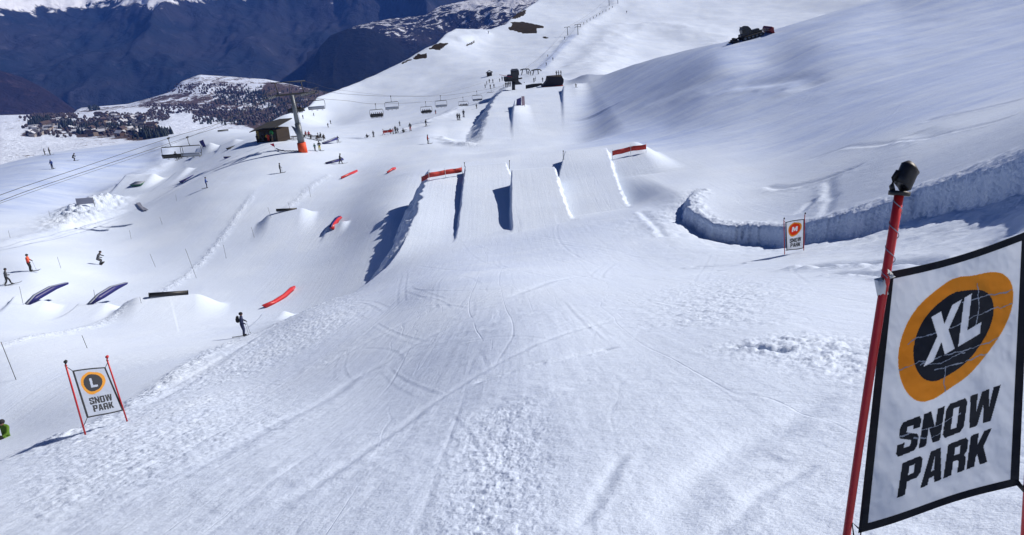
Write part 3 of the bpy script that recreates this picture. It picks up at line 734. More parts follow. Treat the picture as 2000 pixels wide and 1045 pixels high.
class MB:
    """collects shapes into one mesh"""
    def __init__(s): s.bm = bmesh.new(); s.mi = 0
    def _m(s, fs):
        for f in fs: f.material_index = s.mi
    def box(s, c, sz, rot=None, taper=1.0, bevel=0.0):
        g = bmesh.ops.create_cube(s.bm, size=1.0)['verts']
        for v in g:
            k = taper if v.co.z > 0 else 1.0
            v.co = Vector((v.co.x * sz[0] * k, v.co.y * sz[1] * k, v.co.z * sz[2]))
        if bevel:
            es = list({e for v in g for e in v.link_edges})
            r_ = bmesh.ops.bevel(s.bm, geom=es, offset=bevel, segments=2, affect='EDGES')
            g = list({v for f in r_['faces'] for v in f.verts} | {v for v in g if v.is_valid})
        M = Matrix.Translation(Vector(c)) @ (rot.to_4x4() if rot else Matrix())
        for v in g: v.co = M @ v.co
        s._m({f for v in g for f in v.link_faces}); return g
    def tube(s, pts, r, n=8, r2=None, cap=True):
        pts = [Vector(p) for p in pts]; N = len(pts); rings = []
        up = Vector((0, 0, 1))
        for i, p in enumerate(pts):
            t = (pts[min(i + 1, N - 1)] - pts[max(i - 1, 0)]).normalized()
            a = t.cross(up if abs(t.z) < 0.95 else Vector((1, 0, 0))).normalized(); b = t.cross(a)
            rr = r if r2 is None else r + (r2 - r) * i / max(1, N - 1)
            if isinstance(r, (list, tuple)): rr = r[i]
            rings.append([s.bm.verts.new(p + (a * math.cos(2 * math.pi * k / n) + b * math.sin(2 * math.pi * k / n)) * rr) for k in range(n)])
        fs = []
        for A, B in zip(rings[:-1], rings[1:]):
            for k in range(n):
                fs.append(s.bm.faces.new((A[k], A[(k + 1) % n], B[(k + 1) % n], B[k])))
        if cap: fs.append(s.bm.faces.new(rings[0][::-1])); fs.append(s.bm.faces.new(rings[-1]))
        for f in fs: f.smooth = True
        s._m(fs)
    def ball(s, c, r, sc=(1, 1, 1), n=12, m=8, rot=None):
        g = bmesh.ops.create_uvsphere(s.bm, u_segments=n, v_segments=m, radius=r)['verts']
        M = Matrix.Translation(Vector(c)) @ (rot.to_4x4() if rot else Matrix()) @ Matrix.Diagonal((*sc, 1))
        fs = set()
        for v in g: v.co = M @ v.co; fs |= set(v.link_faces)
        for f in fs: f.smooth = True
        s._m(fs)
    def poly(s, pts, th=None):
        """a plate through points, given thickness vector"""
        vs = [s.bm.verts.new(Vector(p)) for p in pts]; f = s.bm.faces.new(vs); fs = [f]
        if th is not None:
            th = Vector(th); ws = [s.bm.verts.new(v.co + th) for v in vs]; fs.append(s.bm.faces.new(ws[::-1])); n = len(vs)
            for i in range(n): fs.append(s.bm.faces.new((vs[i], ws[i], ws[(i + 1) % n], vs[(i + 1) % n])))
        s._m(fs)
    def surf(s, rows, th=None, smooth=True):
        """grid of points; th = thickness vector"""
        G = [[s.bm.verts.new(Vector(p)) for p in r] for r in rows]; fs = []
        for A, B in zip(G[:-1], G[1:]):
            for i in range(len(A) - 1): fs.append(s.bm.faces.new((A[i], A[i + 1], B[i + 1], B[i])))
        if th is not None:
            th = Vector(th); H = [[s.bm.verts.new(v.co + th) for v in r] for r in G]
            for A, B in zip(H[:-1], H[1:]):
                for i in range(len(A) - 1): fs.append(s.bm.faces.new((A[i], B[i], B[i + 1], A[i + 1])))
            def strip(a, b):
                for i in range(len(a) - 1): s_ = s.bm.faces.new((a[i], b[i], b[i + 1], a[i + 1])); s_.material_index = s.mi
            strip(G[0], H[0]); strip(H[-1], G[-1]); strip([r[0] for r in H], [r[0] for r in G]); strip([r[-1] for r in G], [r[-1] for r in H])
        for f in fs: f.smooth = smooth
        s._m(fs)
    def mesh(s, name):
        bmesh.ops.recalc_face_normals(s.bm, faces=s.bm.faces)
        me = bpy.data.meshes.new(name); s.bm.to_mesh(me); s.bm.free(); return me
    def build(s, name, mats, parent=None):
        if not isinstance(mats, (list, tuple)): mats = [mats]
        return link(name, s.mesh(name), parent, mats)

def tag(o, label=None, cat=None, group=None, kind=None):
    if label: o['label'] = label
    if cat: o['category'] = cat
    if group: o['group'] = group
    if kind: o['kind'] = kind
    return o
def empty(name, loc, label, cat, group=None, rot=None):
    o = bpy.data.objects.new(name, None); COL.objects.link(o); o.empty_display_size = 0.3; o.location = loc
    if rot is not None: o.rotation_euler = rot
    return tag(o, label, cat, group)
def copy_tree(o, parent=None):
    c = o.copy(); COL.objects.link(c); c.parent = parent
    for ch in list(o.children): copy_tree(ch, c)
    return c
def place(root, loc, rz=0, label=None, group=None, scale=None, rx=0, ry=0):
    root.location = loc; root.rotation_euler = (rx, ry, rz)
    if scale: root.scale = (scale,) * 3
    if label: root['label'] = label
    if group: root['group'] = group
    return root

M_BLACK = mat('black_plastic', (0.012, 0.012, 0.014), 0.5)
M_DARK = mat('dark_painted_steel', (0.03, 0.033, 0.035), 0.6)
M_STEEL = mat('galvanised_steel', (0.16, 0.18, 0.20), 0.5, 0.3)
M_RED = mat('red_plastic', (0.55, 0.018, 0.022), 0.4, bump=0.1)
M_REDCL = mat('red_netting_cloth', (0.50, 0.045, 0.035), 0.8, bscale=6, noise=0.25)
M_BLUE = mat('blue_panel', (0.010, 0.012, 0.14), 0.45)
M_GREY = mat('grey_deck', (0.30, 0.33, 0.40), 0.5)
M_ORANGE = mat('orange_padding', (0.75, 0.075, 0.015), 0.7, bscale=3)
M_WOOD = mat('weathered_wood', (0.030, 0.019, 0.013), 0.85, bscale=6)
M_DWOOD = mat('dark_roof_boards', (0.035, 0.035, 0.034), 0.85, bscale=4)
M_GREEN = mat('green_panel', (0.01, 0.11, 0.07), 0.5)
M_WHITE = mat('white_paint', (0.7, 0.72, 0.75), 0.6)
M_SKIN = mat('skin', (0.42, 0.22, 0.15), 0.6)
M_CLOTHW = mat('white_banner_cloth', (0.52, 0.57, 0.66), 0.85, bscale=2.5, noise=0.08)
_t = M_CLOTHW.node_tree; _o = _t.nodes['Material Output']; _tr = _t.nodes.new('ShaderNodeBsdfTranslucent'); _tr.inputs[0].default_value = (.86, .90, .96, 1)
_mx = _t.nodes.new('ShaderNodeMixShader'); _mx.inputs[0].default_value = 0.55
_t.links.new(_t.nodes['Principled BSDF'].outputs[0], _mx.inputs[1]); _t.links.new(_tr.outputs[0], _mx.inputs[2]); _t.links.new(_mx.outputs[0], _o.inputs[0])
M_INK = mat('charcoal_print', (0.018, 0.020, 0.026), 0.75, noise=0.3)
M_TAPE = mat('black_hem_webbing', (0.010, 0.012, 0.017), 0.8)
M_AMBER = mat('orange_print', (0.78, 0.38, 0.05), 0.75, noise=0.12)
M_ROSE = mat('red_orange_print', (0.62, 0.075, 0.02), 0.75)
def _backlit(m, c, k):
    t = m.node_tree; o = t.nodes['Material Output']; tr = t.nodes.new('ShaderNodeBsdfTranslucent'); tr.inputs[0].default_value = (*c, 1)
    mx = t.nodes.new('ShaderNodeMixShader'); mx.inputs[0].default_value = k
    t.links.new(t.nodes['Principled BSDF'].outputs[0], mx.inputs[1]); t.links.new(tr.outputs[0], mx.inputs[2]); t.links.new(mx.outputs[0], o.inputs[0])
_backlit(M_AMBER, (.85, .45, .05), .45); _backlit(M_ROSE, (.85, .12, .03), .5)
M_CREASE = mat('worn_crease', (0.42, 0.45, 0.50), 0.9)

# ------------------------------------------------------------------ people
JACK = {'black': (0.012, 0.013, 0.017), 'navy': (0.012, 0.02, 0.07), 'blue': (0.02, 0.07, 0.32), 'red': (0.42, 0.03, 0.03), 'green': (0.08, 0.17, 0.01),
        'grey': (0.07, 0.075, 0.085), 'yellow': (0.62, 0.50, 0.02), 'orange': (0.75, 0.12, 0.05), 'teal': (0.05, 0.16, 0.16), 'brown': (0.06, 0.035, 0.02), 'white': (0.6, 0.6, 0.62), 'pink': (0.55, 0.08, 0.12)}
MC = {k: mat(k + '_ski_cloth', v, 0.85, bscale=14, bump=0.3) for k, v in JACK.items()}

POSES = {  # joint targets; x right, y forward, z up; metres for a 1.76 m person
 'stand': dict(pel=(0, 0, .93), chest=(0, .03, 1.36), neck=(0, .04, 1.50), head=(0, .07, 1.64),
    knL=(-.11, .06, .50), ftL=(-.12, .0, .07), knR=(.11, .06, .50), ftR=(.12, .0, .07), elL=(-.30, .04, 1.14), haL=(-.26, .26, 1.0), elR=(.30, .04, 1.14), haR=(.26, .26, 1.0)),
 'crouch': dict(pel=(0, -.16, .72), chest=(0, .12, 1.08), neck=(0, .22, 1.20), head=(0, .30, 1.33),
    knL=(-.15, .18, .46), ftL=(-.17, .0, .07), knR=(.15, .18, .46), ftR=(.17, .0, .07), elL=(-.34, .16, .92), haL=(-.32, .38, .84), elR=(.34, .16, .92), haR=(.32, .38, .84)),
 'stride': dict(pel=(0, 0, .90), chest=(.03, .08, 1.32), neck=(.03, .11, 1.46), head=(.03, .15, 1.60),
    knL=(-.12, .22, .50), ftL=(-.14, .28, .07), knR=(.12, -.02, .48), ftR=(.14, -.26, .09), elL=(-.30, -.10, 1.12), haL=(-.28, .10, .96), elR=(.33, .12, 1.12), haR=(.30, .34, 1.08)),
 'sit': dict(pel=(0, 0, .12), chest=(0, -.04, .54), neck=(0, -.02, .68), head=(0, .02, .82),
    knL=(-.13, .46, .14), ftL=(-.14, .52, -.30), knR=(.13, .46, .14), ftR=(.14, .50, -.30), elL=(-.28, .06, .34), haL=(-.18, .32, .26), elR=(.28, .06, .34), haR=(.18, .32, .26)),
 'snow_sit': dict(pel=(0, 0, .14), chest=(0, -.10, .55), neck=(0, -.08, .69), head=(0, -.03, .83),
    knL=(-.16, .42, .38), ftL=(-.18, .78, .10), knR=(.16, .42, .38), ftR=(.18, .78, .10), elL=(-.32, .10, .42), haL=(-.26, .38, .36), elR=(.42, .06, .50), haR=(.72, .16, .58)),
}
def body_mesh(pose, detail):
    p = POSES[pose]; V = []; E = []; RAD = []
    def add(co, r, par=None):
        V.append(Vector(co)); RAD.append(r)
        if par is not None: E.append((par, len(V) - 1))
        return len(V) - 1
    L = lambda a, b, t: tuple(Vector(a).lerp(Vector(b), t))
    pel = add(p['pel'], .145); ab = add(L(p['pel'], p['chest'], .5), .14, pel); ch = add(p['chest'], .155, ab)
    nk = add(p['neck'], .065, ch); add(L(p['neck'], p['head'], .45), .06, nk)
    for s in 'LR':
        sx = -1 if s == 'L' else 1
        hip = add(Vector(p['pel']) + Vector((sx * .10, 0, -.06)), .115, pel); kn = p['kn' + s]; ft = p['ft' + s]
        th = add(L(V[hip], kn, .5), .10, hip); k = add(kn, .082, th); cf = add(L(kn, ft, .4), .080, k); an = add(Vector(ft) + Vector((0, 0, .05)), .066, cf)
        bt = add(Vector(ft) + Vector((0, .04, .0)), .07, an); add(Vector(ft) + Vector((0, .17, -.01)), .055, bt)
        sh = add(Vector(p['chest']) + Vector((sx * .19, 0, .06)), .085, ch); el = p['el' + s]; ha = p['ha' + s]
        ua = add(L(V[sh], el, .5), .070, sh); e = add(el, .062, ua); fa = add(L(el, ha, .55), .054, e); hd = add(ha, .045, fa)
        d = (Vector(ha) - Vector(el)).normalized(); 
        if detail:
            side_ = d.cross(Vector((0, 0, 1))).normalized()
            for q, ln in ((-1.2, .060), (-.4, .072), (.4, .070), (1.2, .055)):
                f1 = add(Vector(ha) + d * .045 + side_ * q * .017, .013, hd); add(Vector(ha) + d * (.045 + ln * .6) + side_ * q * .019 + Vector((0, 0, -.018)), .011, f1)
            t1 = add(Vector(ha) + d * .01 - side_ * sx * .042, .014, hd); add(Vector(ha) + d * .045 - side_ * sx * .05 + Vector((0, 0, -.01)), .012, t1)
        else: add(Vector(ha) + d * .08 + Vector((0, 0, -.02)), .036, hd)
    me = bpy.data.meshes.new('body_cage'); me.from_pydata(V, E, []); o = bpy.data.objects.new('body_cage', me); COL.objects.link(o)
    sk = o.modifiers.new('skin', 'SKIN'); sk.use_smooth_shade = True
    for i, r_ in enumerate(RAD): me.skin_vertices[0].data[i].radius = (r_, r_)
    for i in range(len(V)): me.skin_vertices[0].data[i].use_root = (i == 0)
    sb = o.modifiers.new('sub', 'SUBSURF'); sb.levels = 2 if detail else 1
    dg = bpy.context.evaluated_depsgraph_get(); out = bpy.data.meshes.new_from_object(o.evaluated_get(dg)); bpy.data.objects.remove(o)
    # head with nose, brow and ears, merged into the same mesh
    bm = bmesh.new(); bm.from_mesh(out)
    H = Vector(p['head']); n0 = len(bm.faces)
    g = bmesh.ops.create_uvsphere(bm, u_segments=16, v_segments=12, radius=.105)['verts']
    for v in g:
        c = v.co.copy(); c.x *= .82; c.z *= 1.18
        if c.y > .05 and abs(c.x) < .02 and -.035 < c.z < .02: c.y += .018
        if c.z < -.05: c.x *= .85
        v.co = c + H
    for sx in (-1, 1):
        g = bmesh.ops.create_uvsphere(bm, u_segments=6, v_segments=4, radius=.02)['verts']
        for v in g: v.co = Vector((v.co.x * .5, v.co.y, v.co.z * 1.4)) + H + Vector((sx * .088, 0, 0))
    bm.to_mesh(out); bm.free()
    return out, n0
_bodies = {}
def person_body(pose, detail=False):
    k = (pose, detail)
    if k not in _bodies: _bodies[k] = body_mesh(pose, detail)
    return _bodies[k]
def make_person(pose, jacket, trousers, helmet='black', skis='skis', poles=False, pack=None, detail=False, vest=None):
    src, n0 = person_body(pose, detail); me = src.copy(); me.name = 'body'; p = POSES[pose]
    for m in (MC[jacket], MC[trousers], M_SKIN, MC['black'], MC[vest or jacket]): me.materials.append(m)
    pel = p['pel'][2]
    mi = np.zeros(len(me.polygons), np.int32); ctr = np.empty(len(me.polygons) * 3); me.polygons.foreach_get('center', ctr); ctr = ctr.reshape(-1, 3)
    P_ = np.array(p['pel']); Cc = np.array(p['chest'])
    kn = np.array(p['knL']); ax = Cc - P_; t = ((ctr - P_) @ ax) / (ax @ ax)
    legs = (t < 0.02) if pose not in ('sit', 'snow_sit') else ((t < 0.1) | (ctr[:, 1] > .2) & (ctr[:, 2] < .5) & (np.abs(ctr[:, 0]) < .24) & (ctr[:, 2] < .3 + .2 * (pose == 'snow_sit')))
    for s_ in 'LR':
        f = np.array(p['ft' + s_]); h = np.array(p['ha' + s_])
        boot = np.linalg.norm(ctr - f, axis=1) < .19; glove = np.linalg.norm(ctr - h, axis=1) < .10
        legs = legs & ~glove
        mi[boot | glove] = 3
    mi[(legs) & (mi == 0)] = 1
    if vest: mi[(mi == 0) & (t > .1) & (np.abs(ctr[:, 0]) < .2)] = 4
    mi[n0:] = 2
    me.polygons.foreach_set('material_index', mi); me.polygons.foreach_set('use_smooth', np.ones(len(mi), bool))
    root = bpy.data.objects.new('person', None); COL.objects.link(root)
    link('body', me, root)
    H = Vector(p['head']); b = MB(); b.ball(H + Vector((0, -.008, .035)), .125, (.95, 1.08, .92), 14, 10)
    bmesh.ops.delete(b.bm, geom=[v for v in b.bm.verts if v.co.z < H.z - .02 and v.co.y > H.y - .02], context='VERTS')
    b.build('helmet', MC[helmet], root)
    b = MB(); b.box(H + Vector((0, .098, .01)), (.15, .03, .055), bevel=.01); b.build('goggles', M_BLACK, root)
    if skis == 'skis':
        for s_ in 'LR':
            f = Vector(p['ft' + s_]); b = MB()
            prof = [(-.80, .0), (-.6, -.005), (0, -.0), (.6, .0), (.80, .03), (.90, .10)]
            b.surf([[(f.x - .045, f.y + y, z + f.z - .065), (f.x + .045, f.y + y, z + f.z - .065)] for y, z in prof], (0, 0, .02)); b.build('ski', M_DARK, root)
    elif skis == 'board':
        b = MB(); a, c = Vector(p['ftL']), Vector(p['ftR']); m_ = (a + c) / 2
        b.surf([[(m_.x + x, m_.y - .12 + .05, .0 + dz), (m_.x + x, m_.y + .16 + .05, .0 + dz)] for x, dz in ((-.78, .06), (-.66, 0), (0, 0), (.66, 0), (.78, .06))], (0, 0, .02)); b.build('snowboard', M_DARK, root)
    if poles:
        for s_ in 'LR':
            h = Vector(p['ha' + s_]); b = MB(); e = Vector((h.x + (.06 if s_ == 'R' else -.06), h.y + (.12 if pose == 'stand' else -.5), .02))
            b.tube([h + Vector((0, 0, .08)), e], .010, 6); b.tube([e + Vector((0, 0, .07)), e + Vector((0, 0, .08))], .045, 8); b.build('ski_pole', M_STEEL, root)
    if pack:
        b = MB(); c = Vector(p['chest']) + Vector((0, -.23, -.06)); b.box(c, (.30, .17, .46), bevel=.05); b.box(c + Vector((0, -.10, -.05)), (.22, .05, .26), bevel=.02); b.build('backpack', MC[pack], root)
    return root
def put_person(u, v, h, pose, jacket, trousers, label, face=0, group=None, **kw):
    """feet at pixel (u, v); h = height in the photograph's pixels sets nothing but a check"""
    g, d = on_ground(u, v)
    o = make_person(pose, jacket, trousers, **kw)
    full = {'stand': 1.76, 'crouch': 1.48, 'stride': 1.72, 'snow_sit': .95}.get(pose, 1.76)
    k = h * d / F_PX / full / 0.97
    k = min(max(k, 0.80), 1.25)
    place(o, g, R(face), label, group, scale=k); o['category'] = 'person'
    return o, d, h * d / F_PX / full
def level(u, v, g, dd=0.0):
    """point on the pixel's ray at the same horizontal range as g"""
    q = px(u, v, 1.0); rg = math.hypot(g[0], g[1]) + dd; k = rg / math.hypot(q[0], q[1]); return Vector([float(c) for c in q * k])

# ------------------------------------------------------------------ banners on slalom poles
GL = {
 'N': [[(0,0),(0,1),(.34,1),(.66,.45),(.66,1),(1,1),(1,0),(.66,0),(.34,.55),(.34,0)]],
 'O': [[(.14,0),(0,.13),(0,.87),(.14,1),(.86,1),(1,.87),(1,.13),(.86,0)],[(.36,.19),(.64,.19),(.64,.81),(.36,.81)]],
 'W': [[(0,1),(.24,1),(.29,.42),(.38,1),(.62,1),(.71,.42),(.76,1),(1,1),(.85,0),(.6,0),(.5,.62),(.4,0),(.15,0)]],
 'S': [[(.12,1),(.88,1),(1,.88),(1,.66),(.66,.66),(.66,.8),(.35,.8),(.35,.65),(.9,.48),(1,.38),(1,.12),(.88,0),(.12,0),(0,.12),(0,.36),(.34,.36),(.34,.2),(.65,.2),(.65,.36),(.1,.53),(0,.62),(0,.88)]],
 'P': [[(0,0),(0,1),(.85,1),(1,.88),(1,.5),(.85,.38),(.38,.38),(.38,0)],[(.38,.56),(.38,.82),(.64,.82),(.64,.56)]],
 'A': [[(0,0),(.26,1),(.74,1),(1,0),(.66,0),(.62,.2),(.38,.2),(.34,0)],[(.42,.38),(.5,.8),(.58,.38)]],
 'R': [[(0,0),(0,1),(.85,1),(1,.88),(1,.58),(.88,.48),(1,.38),(1,0),(.66,0),(.66,.34),(.58,.4),(.38,.4),(.38,0)],[(.38,.58),(.38,.82),(.64,.82),(.64,.58)]],
 'K': [[(0,0),(0,1),(.38,1),(.38,.62),(.64,1),(1,1),(.7,.52),(1,0),(.64,0),(.44,.36),(.38,.26),(.38,0)]],
 'X': [[(0,1),(.32,1),(.5,.68),(.68,1),(1,1),(.68,.5),(1,0),(.68,0),(.5,.32),(.32,0),(0,0),(.32,.5)]],
 'L': [[(0,0),(0,1),(.36,1),(.36,.24),(1,.24),(1,0)]],
 'M': [[(0,0),(0,1),(.3,1),(.5,.5),(.7,1),(1,1),(1,0),(.74,0),(.74,.55),(.58,.1),(.42,.1),(.26,.55),(.26,0)]],
}
def in_glyph(ch, x, y):
    ins = np.zeros(x.shape, bool)
    for pl in GL[ch]:
        for i in range(len(pl)):
            a, b = pl[i], pl[(i + 1) % len(pl)]
            if a[1] == b[1]: continue
            c = ((a[1] > y) != (b[1] > y)); ins ^= c & (x < (b[0] - a[0]) * (y - a[1]) / (b[1] - a[1]) + a[0])
    return ins
def word(txt, x0, x1, y0, y1, S, T, shear=0.12, gap=0.10, tilt=0.0, widths=None):
    out = np.zeros(S.shape, bool); n = len(txt); ws = widths or [1.0] * n; tot = sum(ws) + gap * (n - 1); x = 0
    for ch, w_ in zip(txt, ws):
        a = x0 + (x1 - x0) * x / tot; b = x0 + (x1 - x0) * (x + w_) / tot; x += w_ + gap
        yy = (T - y0 - tilt * (S - x0)) / (y1 - y0); xx = (S - a - shear * (yy - .5) * (b - a)) / (b - a)
        out |= in_glyph(ch, xx, yy) & (yy > 0) & (yy < 1)
    return out

def banner(letter, corners, d, nx, ny, disc, inkdisc, ring, txt, wave, parent, creases=False, wl=None, sag=0.0):
    TLc, TRc, BRc, BLc = corners
    s = (np.arange(nx + 1)) / nx; t = (np.arange(ny + 1)) / ny; S, T = np.meshgrid(s, t)
    def bil(i): return (BLc[i] * (1 - S) + BRc[i] * S) * (1 - T) + (TLc[i] * (1 - S) + TRc[i] * S) * T
    U, V_, D = bil(0), bil(1), bil(2)
    V_ = V_ + sag * np.sin(S * math.pi) * (T ** 3) + sag * 0.35 * np.sin(S * math.pi * 2.1 + .5) * (1 - T) ** 3
    D = D + wave * (np.sin(S * 5.2 + T * 3.1) * .6 + np.sin(S * 2.4 - T * 6.0 + 1.0) * .5) * np.sin(np.clip(S, .02, .98) * math.pi) ** .5
    D = D + wave * .45 * fbm(S * 4 + T * 2, T * 5, 4, 4) + wave * .10 * (1 - np.abs(fbm(S * 9 + T * 3, T * 7 - S * 2, 14, 3)))
    pts = px(U, V_, D).reshape(-1, 3)
    o = grid_mesh('cloth', pts, ny + 1, nx + 1, M_CLOTHW); o.parent = parent
    for m in (M_TAPE, ring, inkdisc, M_INK, M_CREASE): o.data.materials.append(m)
    sc, tc = (S[:-1, :-1] + S[1:, 1:]) / 2, (T[:-1, :-1] + T[1:, 1:]) / 2
    mi = np.zeros(sc.shape, np.int32)
    cx, cy, rx, ry, ix, iy = disc
    wob = 1 + 0.05 * np.sin(3 * np.arctan2(tc - cy, sc - cx) + 1) + 0.03 * np.sin(5 * np.arctan2(tc - cy, sc - cx))
    kx = (sc - cx) - 0.08 * (tc - cy)
    e = np.hypot(kx / rx, (tc - cy - .10 * (sc - cx)) / ry) / wob; e2 = np.hypot(kx / ix, (tc - cy - .08 * (sc - cx)) / iy) / (1 + (wob - 1) * .6)
    mi[e < 1] = 2; mi[e2 < 1] = 3
    for (tx, x0, x1, y0, y1, ti, w_) in txt:
        m = word(tx, x0, x1, y0, y1, sc, tc, tilt=ti, widths=w_); 
        if tx == letter: mi[m] = 0
        else: mi[m] = 4
    if creases:
        for k, (t0, sl_, lo, hi) in enumerate(((.80, -.03, .55, .95), (.715, .06, .2, .9), (.60, .03, .10, .95), (.585, -.02, .3, .6), (.555, .02, .4, .95), (.34, .03, .2, .6), (.30, .02, .3, .5))):
            ln = t0 + sl_ * (sc - .5) + 0.020 * fbm(sc * 7 + k * 3, tc * 0 + k, 77, 4, .6)
            mi[(np.abs(tc - ln) < .0022 + .0018 * fbm(sc * 20, tc * 0 + k, 5, 2)) & (sc > lo) & (sc < hi) & (mi > 0)] = 5
        for k, s0 in enumerate((.47, .66)):
            ln = s0 + 0.03 * fbm(tc * 9 + k * 5, sc * 0, 79, 4)
            mi[(np.abs(sc - ln) < .003) & (tc > (.42, .66)[k]) & (tc < (.56, .86)[k]) & (mi > 0)] = 5
    hl, ht = (.055, .030)
    mi[(sc < hl) | (sc > 1 - hl) | (tc < ht) | (tc > 1 - ht)] = 1
    o.data.polygons.foreach_set('material_index', mi.ravel())
    sm = o.modifiers.new('thickness', 'SOLIDIFY'); sm.thickness = 0.0012 if nx > 200 else 0.004
    return o

def slalom_pole(name, top, foot, r, label, cat, head, headcol, parent=None):
    t = empty(name, foot, label, cat) if parent is None else parent
    b = MB(); b.tube([foot - t.location, (foot * .5 + top * .5) - t.location + Vector((.004, 0, 0)), top - t.location], r, 10); b.build('pole', M_RED, t)
    return t

# --- the near XL banner
ptop, pmid = P(1757, 375, 2.86), P(1655, 1045, 3.02)
dirp = (pmid - ptop).normalized(); q = pmid.copy()
while q.z > ground_z(q.x, q.y) - 0.05: q += dirp * 0.02
xl = empty('banner_sign', q, 'large creased white XL banner with orange ring, nearest the camera at right', 'sign')
mb = MB(); 
tp = [Vector((0, 0, 0))]; n_ = 10
for i in range(1, n_ + 1): tp.append((ptop - q) * (i / n_) + Vector((math.sin(i / n_ * math.pi) * -.006, 0, 0)))
mb.tube(tp, .0125, 14, .0155); mb.build('pole', M_RED, xl)
ax = (ptop - q).normalized()
mb = MB(); c = ptop - q; a_ = ax
mb.tube([c - a_ * .012, c + a_ * .002], .034, 18); 
prof = [(-.010, .020), (.006, .026), (.020, .030), (.045, .031), (.065, .031), (.080, .033), (.085, .026)]
camright = Vector([float(k) for k in RT])
for i in range(len(prof) - 1): pass
mb.tube([c + a_ * h + camright * (.000 + .006 * k) for k, (h, r_) in enumerate([(.018, .02)] + prof[2:])], [.020] + [r_ for h, r_ in prof[2:]], 16)
mb.tube([c + a_ * .004 - camright * .024, c + a_ * .020 - camright * .029, c + a_ * .045 - camright * .026, c + a_ * .070 - camright * .014], .009, 8)
mb.build('pole_grip', M_BLACK, xl)
mb = MB(); pts = []
for i in range(90):
    h = -.03 - .26 * i / 89; ang = i / 89 * 2 * math.pi * 3.2
    s1 = a_.cross(Vector((0, 1, 0))).normalized(); s2 = a_.cross(s1)
    pts.append(c + a_ * h + (s1 * math.cos(ang) + s2 * math.sin(ang)) * .0175)
mb.tube(pts, .0016, 5); mb.build('cord', M_GREY, xl)
P_TL = P(1733, 540, 2.87) - q
mb = MB(); mb.tube([P(1738, 532, 2.85) - q, P(1718, 548, 2.84) - q, P(1724, 575, 2.86) - q], .019, 8); mb.tube([P(1742, 536, 2.85) - q, P(1730, 552, 2.85) - q, P(1724, 600, 2.86) - q], .014, 8, .004); mb.build('knot', M_WHITE, xl)
XLT = [('XL', .335, .70, .585, .775, .18, [1.15, .8]), ('SNOW', .20, .84, .255, .385, .05, [1, 1, 1, 1.45]), ('PARK', .235, .80, .095, .225, .05, None)]
cl = banner('XL', ((1731, 532, 2.88), (2012, 449, 2.80), (1990, 945, 2.93), (1676, 1040, 3.00)), 0, 270, 430, (.50, .685, .375, .225, .262, .165), M_INK, M_AMBER, XLT, 0.030, xl, True, sag=9)
cl.location = -q
# right pole, foot tie
rt, rb = P(2044, 330, 2.82), P(2005, 1000, 2.96); dr = (rb - rt).normalized(); rq = rb.copy()
while rq.z > ground_z(rq.x, rq.y) - 0.05: rq += dr * 0.02
mb = MB(); mb.tube([rt - q, rq - q], .0125, 12); mb.build('pole', M_RED, xl)
mb = MB(); mb.tube([P(1985, 938, 2.925) - q, P(1996, 952, 2.93) - q, P(2004, 948, 2.94) - q], .006, 6); mb.tube([P(1988, 946, 2.92) - q, P(2003, 962, 2.94) - q], .005, 6); mb.build('tie_cord', M_BLACK, xl)
mb = MB(); mb.tube([P(1677, 1032, 2.995) - q, P(1664, 1020, 3.0) - q, P(1668, 1050, 3.01) - q, P(1678, 1065, 3.02) - q, P(1682, 1036, 3.0) - q], .003, 6); mb.build('tie_cord', M_BLACK, xl)

def small_sign(name, label, fL, tL, fR, tR, corners, letter, disc, inkdisc, txt, heads, wave):
    gL, dL = on_ground(*fL); gR, dR = on_ground(*fR)
    TL_, TR_ = level(*tL, gL), level(*tR, gR)
    t = empty(name, gL, label, 'sign')
    for g, tp_, hc in ((gL, TL_, heads[0]), (gR, TR_, heads[1])):
        mb = MB(); mb.tube([g - gL - Vector((0, 0, .15)), tp_ - gL], .020, 8); mb.build('pole', M_RED, t)
        mb = MB(); mb.tube([tp_ - gL - Vector((0, 0, .03)), tp_ - gL + Vector((.012, 0, .06)), tp_ - gL + Vector((.04, 0, .09))], [.028, .042, .03], 8); mb.build('pole_grip', hc, t)
    cs = []
    for i, (u, v) in enumerate(corners):
        g = gL if i in (0, 3) else gR; w_ = level(u, v, g); cs.append((u, v, w_.length))
    o = banner(letter, cs, 0, 96, 150, disc, inkdisc, M_AMBER, txt, wave, t, sag=-1.2); o.location = -gL
    C = [level(u, v, (gL if i in (0, 3) else gR)) - gL for i, (u, v) in enumerate(corners)]
    for a_, b_ in ((C[0], TL_ - gL - Vector((0, 0, .05))), (C[1], TR_ - gL - Vector((0, 0, .08))), (C[2], (gR - gL).lerp(TR_ - gL, .15)), (C[3], Vector((0, 0, 0)).lerp(TL_ - gL, .12))):
        mb = MB(); mb.tube([a_, b_], .008, 5); mb.build('tie_cord', M_BLACK, t)
    return t
ST = lambda L, w_: [(L, *w_, .02, None), ('SNOW', .20, .84, .255, .395, .02, [1, 1, 1, 1.4]), ('PARK', .235, .80, .095, .23, .02, None)]
small_sign('banner_sign', 'white L banner with orange ring and black disc between two leaning red poles, left foreground', (167, 850), (128, 712), (249, 823), (209, 702),
   ((141, 724), (206, 717), (242, 802), (170, 817)), 'L', (.47, .70, .36, .225, .275, .175), M_INK, ST('L', (.39, .59, .60, .79)), (M_BLACK, M_RED), .05)
small_sign('banner_sign', 'small white M banner with red-orange disc in front of the cut snow bank', (1533, 497), (1531, 429), (1570, 489), (1572, 419),
   ((1534, 434), (1571, 428), (1570, 485), (1536, 490)), 'M', (.48, .70, .36, .225, .29, .185), M_ROSE, ST('M', (.34, .64, .62, .78)), (M_BLACK, M_BLACK), .05)

